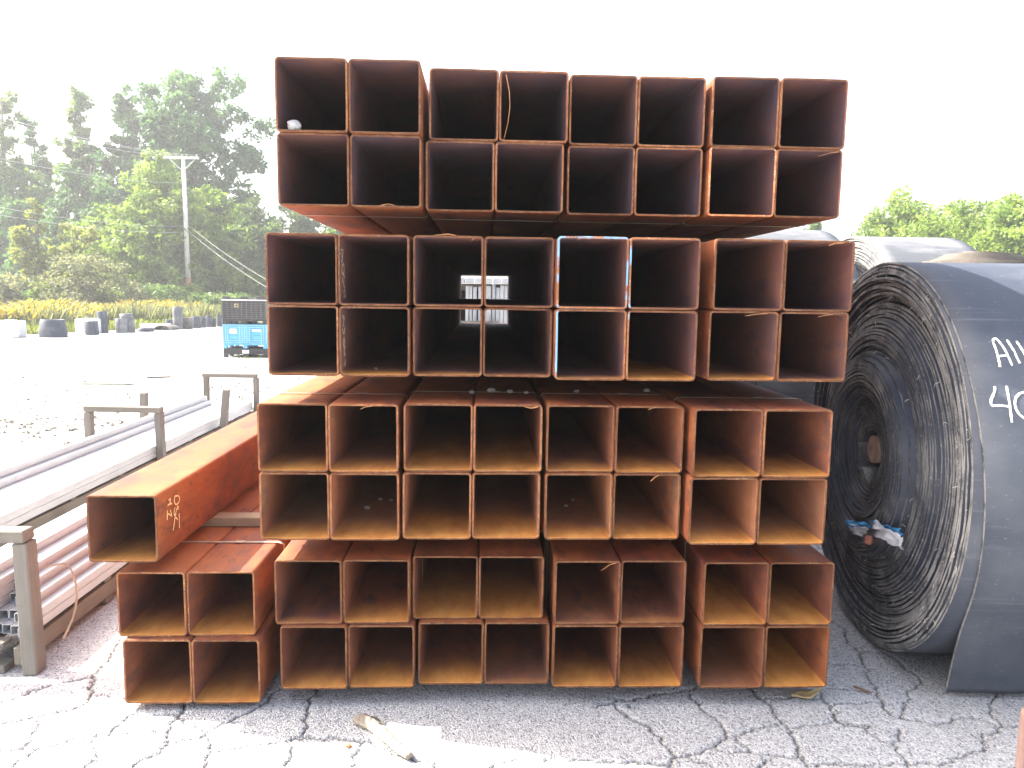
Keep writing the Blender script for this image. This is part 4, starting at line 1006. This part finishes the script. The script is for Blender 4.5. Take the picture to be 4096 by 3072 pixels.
drum(686, 724, 1317, 1228, 'roll', 'tallest dark belt roll in the scrap row, left of the pole', RP)
drum(724, 763, 1316, 1271, 'roll', 'tan stained belt roll at the foot of the pole', M['rubber_brown'])
drum(763, 797, 1313, 1266, 'roll', 'dark belt roll just right of the tan one', RB)
drum(797, 820, 1311, 1271, 'roll', 'small dark belt roll, third right of the pole', RB, 3)
drum(820, 846, 1309, 1262, 'roll', 'dark upright belt roll, fourth right of the pole', RB)
drum(846, 862, 1308, 1274, 'roll', 'narrow dark belt roll, second left of the containers', RB)
drum(864, 886, 1307, 1261, 'roll', 'dark belt roll just left of the stacked containers', RB)

# ------------------------------------------------------------------ timber rack glimpsed through the tubes
YB = 13.0
pl = empty('lumber_rack', (0, YB, 0)); tag(pl, 'rack of upright silvery boards seen through the open tubes', 'rack')
mb = MB(); mb.box(-1.6, 1.6, .12, .16, 1.98, 2.10, 0, .004); mb.build('back_rail', M['wood_x'], pl)
mb = MB(); mb.box(-1.6, 1.6, .12, .16, .5, .62, 0, .004); mb.build('back_rail', M['wood_x'], pl)
for sx in (-1.5, -.52, 1.5):
    mb = MB(); mb.box(sx-.05, sx+.05, .165, .26, 0, 2.2, 0, .004); mb.build('post', M['wood_grey'], pl)
for k in range(20):
    x = -1.5+k*.155; mb = MB(); mb.box(-.068, .068, -.1, .3, 0, .085, 0, .004); mb.build('deck_board', M['wood_grey'], pl, (x, 0, 2.112+.003*(k % 2)), (0, 0, R(random.uniform(-.8, .8))))
mb = MB(); mb.box(-1.6, 1.6, .30, .32, .3, 2.09); mb.build('gap_shade_sheet', mat_simple('gap_shade_dark', (.05, .042, .034), .9, .3, 5), pl)  # dark sheet added so the gaps between boards read as shade
xs = [-1.4+.085*i for i in range(12)]+[-.30, -.235, -.17, -.09, .02, .08, .145, .215, .285, .345]+[.45+.09*i for i in range(11)]
hs = [2.06, 2.065, 2.045, 2.055, 2.07, 2.07, 2.095, 2.04, 2.08, 2.075]
for i, x in enumerate(xs):
    hgt = hs[i-12] if 12 <= i < 22 else random.uniform(1.85, 2.09); w = random.uniform(.024, .034)
    mb = MB(); mb.box(-w, w, -.03, .03, 0, hgt-.25, 0, .006); mb.build('board', M['wood_grey'], pl, (x, random.uniform(.0, .05), .25), (0, R(random.uniform(-.25, .4)), random.uniform(-.5, .5)))
mb = MB(); mb.box(-.5, .26, -.11, -.07, 1.425, 1.475, 0, .004); mb.build('lying_board', M['wood_x'], pl, (0, 0, 0), (0, R(-.8), 0))
mb = MB(); mb.box(-1.6, 1.6, -.2, -.02, .15, .24, 0, .004); mb.build('sill', M['wood_x'], pl)
for sx in (-1.4, 0, 1.4):
    mb = MB(); mb.box(sx-.06, sx+.06, -.2, .3, .002, .149, 0, .004); mb.build('foot', M['wood_y'], pl)
for sx in (-1.2, .1, 1.2):
    mb = MB(); mb.box(sx-.05, sx+.05, -.17, -.075, .241, 1.424, 0, .004); mb.build('prop', M['wood_z'], pl)

# ------------------------------------------------------------------ utility pole and wires
pb = on_z(760, 1268); PY = min(pb[1], 58); PY = 58.
pbx = on_y(759, 1265, PY)[0]; ptop = on_y(733, 628, PY); ptx = ptop[0]; pz = ptop[2]
pole = empty('utility_pole', (pbx, PY, 0)); tag(pole, 'wooden utility pole with crossarm and rust stained foot', 'pole')
mb = MB(); mb.tube([((ptx-pbx)*.25, 0, pz*.25), ((ptx-pbx)*.5, 0, pz*.5), (ptx-pbx, 0, pz)], [.195, .17, .13], 14); mb.build('shaft', M['pole_wood'], pole, smooth=True)
mb = MB(); mb.tube([(0, 0, 0), ((ptx-pbx)*.25, 0, pz*.25)], [.215, .197], 14); mb.build('stained_foot', M['pole_foot'], pole, smooth=True)
axl, axr = on_y(660, 633, PY)[0]-pbx, on_y(800, 633, PY)[0]-pbx; az = on_y(733, 633, PY)[2]
mb = MB(); mb.box(axl, axr, -.30, -.17, az-.1, az+.08, 0, .01); mb.build('crossarm', M['pole_wood'], pole)
for s_ in (-1, 1):
    mb = MB(); mb.tube([(ptx-pbx+s_*.9, -.2, az-.12), (ptx-pbx, -.18, az-.95)], .035, 6); mb.build('brace', M['pole_wood'], pole)
for q in (axl+.15, axl+.9, axr-.9, axr-.15, ptx-pbx):
    mb = MB(); mb.tube([(q, -.23, az+.081), (q, -.23, az+.2), (q, -.23, az+.26)], [.03, .06, .05], 8); mb.build('insulator', M['ceramic'], pole)
def wire(p, q, sag, label, r=.009):
    mb = MB(); P = []
    for k in range(25):
        t = k/24; v = Vector(p).lerp(Vector(q), t); v.z -= sag*4*t*(1-t); P.append(v)
    tag(mb.build('power_line', M['wire'], None, smooth=True) if False else (mb.tube(P, r, 5), mb.build('power_line', M['wire'], None, smooth=True))[1], label, 'wire', 'wires on the utility pole')
for k, (px, py, tx, ty, lab) in enumerate(((672, 622, -200, 430, 'upper wire running left from the crossarm tip'), (733, 622, -200, 405, 'wire running left from the top of the pole'), (790, 622, -200, 415, 'wire running left from the right end of the crossarm'),
        (735, 732, -200, 590, 'middle wire running left from the pole below the crossarm'), (740, 904, -200, 792, 'low wire running left from mid pole, upper of two'), (742, 928, -200, 824, 'low wire running left from mid pole, lower of two'))):
    wire(on_y(px, py, PY-.2), on_y(tx, ty, PY-26), .35, lab)
wire(on_y(752, 900, PY-.2), on_y(1190, 1185, PY-14), .3, 'wire running down right from the pole, upper of two')
wire(on_y(754, 925, PY-.2), on_y(1190, 1218, PY-14), .3, 'wire running down right from the pole, lower of two')

# ------------------------------------------------------------------ vegetation
def leaves(centers, rad, per, size, mat, name, parent, loc, flat=.75, r=None):
    r = r or rng; N = len(centers)*per
    C = np.repeat(np.asarray(centers), per, 0); rd = np.repeat(np.asarray(rad), per)[:, None]
    d = r.normal(size=(N, 3)); d /= np.linalg.norm(d, axis=1)[:, None]; d *= (r.random((N, 1))**.45)*rd; d[:, 2] *= flat
    P = C+d
    n = r.normal(size=(N, 3)); n[:, 2] += .7; n /= np.linalg.norm(n, axis=1)[:, None]
    a = np.cross(n, r.normal(size=(N, 3))); a /= np.linalg.norm(a, axis=1)[:, None]+1e-9; b = np.cross(n, a)
    s = size*r.uniform(.6, 1.35, size=(N, 1))
    V = np.stack([P-a*s, P-b*s*.5, P+a*s, P+b*s*.5], 1).reshape(-1, 3)
    Fq = np.arange(4*N).reshape(N, 4)
    me = mesh_np(name, V, Fq, mat)
    tint = np.repeat(np.clip(np.repeat(r.uniform(.0, .75, len(centers)), per)+r.normal(size=N)*.18, 0, 1), 4)
    at = me.attributes.new('tint', 'FLOAT', 'POINT'); at.data.foreach_set('value', tint.astype(np.float32))
    return link(name, me, parent, loc)

def tree(name, label, px, ptop, Y, width, mat, dens=1., leaf=.2, shape='round', crown0=.12, group='trees behind the yard', seed=0, open_=0.):
    r = np.random.default_rng(100+seed); top = on_y(px, ptop, Y); H_ = top[2]; X = top[0]
    t = empty(name, (X, Y, 0)); tag(t, label, 'tree' if H_ > 4 else 'bush', group)
    tm = MB(); lean = r.uniform(-.03, .03)
    tm.tube([(0, 0, -.1), (lean*H_*.3, 0, H_*.3), (lean*H_*.6, .1, H_*.62), (lean*H_, 0, H_*.93)], [.022*H_, .016*H_, .009*H_, .002*H_], 9)
    W2 = width/2; cen = []; rad = []
    ncl = int(205*dens*max(.35, (width*H_/90)**.8))
    nl = max(9, int(26*max(.5, (width*H_/110)**.5))); lob = []
    for k in range(nl):
        while True:
            u = r.uniform(-1, 1); v = r.uniform(-1, 1); w = r.uniform(crown0, 1)
            q = (w-crown0)/(1-crown0)
            if shape == 'cone': env = 1.02*(1-q)**.75+.08
            elif shape == 'spread': env = .35+.65*math.sin(min(1, q*1.15)*math.pi*.62)**.8 if q < .9 else .55
            elif shape == 'bush': env = math.sqrt(max(0, 1-q*q))+.05
            else: env = math.sin((.12+.86*q)**.8*math.pi)**.6+.06
            rr_ = math.hypot(u, v)
            if rr_ < env and (rr_ > env*.45 or r.random() < .45): break
        lr = r.uniform(.24, .42)*W2*(1 if open_ < .3 else .72)*(1.-.3*w); lob.append((u*W2*.9+lean*H_*w, v*W2*.75, max(lr*.6, w*H_-lr*.9), lr))
    for w in np.linspace(crown0+.2, .93, 9):
        lob.append((lean*H_*w+r.normal()*.1*W2, r.normal()*.1*W2, H_*w-.2, W2*(.34-.16*w)))
    lw = np.array([l[3]**2 for l in lob]); lw /= lw.sum()
    for k in range(ncl):
        lx, ly_, lz, lr = lob[r.choice(len(lob), p=lw)] if r.random() > (.30 if open_ == 0 else .12) else (lean*H_*.5, 0, H_*(crown0+.42*(1-crown0)), W2*.8); d = r.normal(size=3); d /= np.linalg.norm(d); d *= lr*r.random()**.4
        cr = r.uniform(.08, .17)*W2*(.8 if open_ == 0 else .65)+.2
        cen.append((lx+d[0], ly_+d[1], min(H_-.1, max(cr*.6, lz+d[2]*1.25)))); rad.append(cr)
    for k in r.choice(ncl, min(ncl, 16), False):
        c = Vector(cen[k]); z0 = max(H_*.12, c.z*.62); p0 = Vector((lean*z0, 0, z0)); mid = p0.lerp(c, .55)+Vector((0, 0, -.03*H_*r.random()))
        tm.tube([p0, mid, c], [.0065*H_, .004*H_, .0015*H_], 5)
    tm.build('trunk', M['bark'], t, smooth=True)
    per = int(58*(1-open_*.35)); leaves(cen, rad, per, leaf, mat, 'crown', t, (0, 0, 0), .8, r)
    return t
LD, LM, LL, LY, LG = M['leaf_dark'], M['leaf_mid'], M['leaf_light'], M['leaf_yellow'], M['leaf_grey']
K = 1.852
T = [('broadleaf_tree', 'tall open crowned tree behind the utility pole', 405, 150, 72, 12.5, LD, 1.5, .23, 'spread', .25, .5),
     ('broadleaf_tree', 'tall tree with ragged top left of the open crowned one', 270, 178, 74, 9, LD, 1.2, .23, 'round', .2, .3),
     ('broadleaf_tree', 'slim tall tree with thin tip in the wood at left', 178, 182, 73, 6.5, LM, 1.2, .22, 'cone', .2, .3),
     ('broadleaf_tree', 'pointed dark tree between two taller ones at left', 72, 228, 76, 7, LD, 1.3, .22, 'cone', .15, .1),
     ('broadleaf_tree', 'wispy tall tree at the left edge of the picture', -10, 170, 70, 8, LM, .8, .22, 'round', .25, .6),
     ('broadleaf_tree', 'large tree with sunlit pale leaves in front of the wood, left of the pole', 330, 330, 60, 10.5, LL, 1.7, .19, 'round', .04, 0),
     ('broadleaf_tree', 'pale leaved tree just right of the pole', 452, 400, 62, 7.5, LL, 1.5, .19, 'round', .04, 0),
     ('broadleaf_tree', 'mid green tree between pole and tube stack', 540, 412, 66, 8, LM, 1.6, .2, 'round', .03, 0),
     ('broadleaf_tree', 'mid green tree half hidden behind the tube stack', 640, 425, 68, 9, LM, 1.6, .2, 'round', .03, 0),
     ('broadleaf_tree', 'green tree fully behind the upper tube layers', 740, 440, 68, 9, LM, 1.2, .2, 'round', .03, 0),
     ('broadleaf_tree', 'dark understory tree filling the wood behind the saplings', 185, 330, 69, 11, LD, 1.8, .2, 'round', .02, 0),
     ('broadleaf_tree', 'dark understory tree at the left edge of the wood', 30, 360, 68, 10, LD, 1.7, .2, 'round', .02, 0),
     ('broadleaf_tree', 'dark low tree behind the willow bush', 110, 460, 64, 9, LD, 1.6, .19, 'round', .0, 0),
     ('broadleaf_tree', 'dark low tree behind the pale leaved tree', 420, 520, 66, 10, LM, 1.5, .19, 'round', .0, 0),
     ('sapling', 'yellowing sapling at left, taller of two', 72, 418, 52, 3.4, LY, 1.2, .15, 'round', .06, .1),
     ('sapling', 'yellowing sapling at left, shorter and more spreading', 152, 470, 51, 3.6, LY, .9, .15, 'spread', .1, .3),
     ('willow_bush', 'broad grey green willow bush behind the goldenrod', 185, 560, 48, 6.6, LG, 2.6, .12, 'bush', .0, 0),
     ('willow_bush', 'brownish grey bush at the left edge of the picture', 5, 598, 47, 4.6, LG, 2.2, .12, 'bush', .0, 0),
     ('willow_bush', 'low green shrub at the foot of the pale leaved tree', 330, 622, 54, 6.5, LM, 2.2, .13, 'bush', .0, 0),
     ('willow_bush', 'low green shrub right of the pole foot', 480, 640, 55, 6, LM, 2.2, .13, 'bush', .0, 0),
     ('willow_bush', 'small bright green shrub left of the willow bush', 95, 600, 50, 2.6, LL, 1.8, .12, 'bush', .0, 0),
     ('broadleaf_tree', 'green tree above the far rolls at right, nearest the stack', 1960, 418, 62, 11, LL, 2.6, .19, 'bush', .05, 0),
     ('broadleaf_tree', 'yellow green tree above the domed coil at right', 2075, 452, 58, 13, LL, 2.6, .19, 'bush', .05, 0),
     ('broadleaf_tree', 'bright green tree at the right edge of the picture', 2205, 430, 52, 10, LL, 2.6, .18, 'bush', .05, 0),
     ('broadleaf_tree', 'darker tree showing in the gap right of the stack', 1745, 478, 66, 7, LM, 1.9, .2, 'bush', .05, .2),
     ('broadleaf_tree', 'low yellowing tree between the two rightmost green trees', 2140, 470, 64, 13, LY, 2.4, .19, 'bush', .05, 0),
     ('broadleaf_tree', 'low green tree left of the yellow green one at right', 2010, 468, 66, 13, LM, 2.4, .19, 'bush', .05, 0)]
for i, (nm, lab, px, pt, Y, wd, mt, dn, lf, sh, c0, op) in enumerate(T):
    tree(nm, lab, px*K, pt*K, Y, wd, mt, dn, lf, sh, c0, 'trees and bushes at the wood edge', i, op)

# goldenrod, rough grass along the yard edge
def strip(name, label, mat, x0, y0, x1, y1, depth, n, h0, h1, wq, tip=None):
    t = rng.random(n); d = rng.random(n)*depth; nx_, ny_ = -(y1-y0), (x1-x0); L = math.hypot(nx_, ny_); nx_, ny_ = nx_/L, ny_/L
    X = x0+(x1-x0)*t+nx_*d+rng.normal(size=n)*.1; Y = y0+(y1-y0)*t+ny_*d
    cl = .55+.45*np.sin(X*1.3+2*np.sin(Y*.7))*np.cos(Y*.9+1)
    h = rng.uniform(h0, h1, n)*(.6+.5*cl); a = rng.uniform(0, 3.14, n); dx, dy = np.cos(a)*wq, np.sin(a)*wq; lx = rng.normal(size=n)*.28*h; zb = np.zeros(n)
    if tip: zb = h*tip
    V = np.stack([np.stack([X-dx, Y-dy, zb], -1), np.stack([X+dx, Y+dy, zb], -1), np.stack([X+lx+dx*.5, Y+dy*.5, h], -1), np.stack([X+lx-dx*.5, Y-dy*.5, h], -1)], 1).reshape(-1, 3)
    me = mesh_np(name, V, np.arange(4*n).reshape(n, 4), mat); tn = np.repeat(rng.random(n), 4)
    at = me.attributes.new('tint', 'FLOAT', 'POINT'); at.data.foreach_set('value', tn.astype(np.float32))
    o = link(name, me); tag(o, label, 'plants', None, 'stuff')
e0, e1 = on_z(-60, 1352), on_z(930, 1302)
strip('rough_grass', 'rough green grass along the yard edge behind the scrap row', M['grass'], e0[0]-.5, e0[1]+1., e1[0], e1[1]+1.5, 13, 26000, .12, .55, .05)
strip('goldenrod_stems', 'green goldenrod stems behind the scrap row', M['leaf_grey'], e0[0]-1, e0[1]+5., e1[0], e1[1]+5, 8, 16000, .5, 1.3, .045)
strip('goldenrod', 'band of yellow goldenrod flowers behind the scrap row', M['goldenrod'], e0[0]-1, e0[1]+5., e1[0]-3, e1[1]+5, 5, 3000, .7, 1.35, .07, .8)
strip('weeds', 'low weeds growing at the foot of the containers', M['grass'], -7.0, 21.75, -6.4, 21.8, .2, 16, .04, .10, .02)
# grassy verge under the wood
vm = MB(); vm.add([(-120, 30, .012), (e0[0]-1, e0[1]+1.2, .012), (e1[0], e1[1]+1.5, .012), (e1[0]+70, e1[1]+62, .012), (e1[0]+70, 260, .012), (-200, 260, .012), (-200, 30, .012)], [(0, 1, 2, 3, 4, 5, 6)])
vo = vm.build('grass_verge', mat_simple('verge_soil_and_grass', (.09, .105, .04), .95, .35, 2)); tag(vo, 'grass verge at the wood edge', kind='structure')

# ------------------------------------------------------------------ summer haze in the air
hz = MB(); hz.box(-230, 230, -50, 300, -1.2, 34)
hm = bpy.data.materials.new('summer_haze'); hm.use_nodes = True; hm.node_tree.nodes.clear()
pv = hm.node_tree.nodes.new('ShaderNodeVolumePrincipled'); pv.inputs['Color'].default_value = (.93, .96, 1, 1); pv.inputs['Density'].default_value = .0013; pv.inputs['Anisotropy'].default_value = .35
ho = hm.node_tree.nodes.new('ShaderNodeOutputMaterial'); hm.node_tree.links.new(pv.outputs[0], ho.inputs['Volume'])
tag(hz.build('haze', hm), kind='stuff')
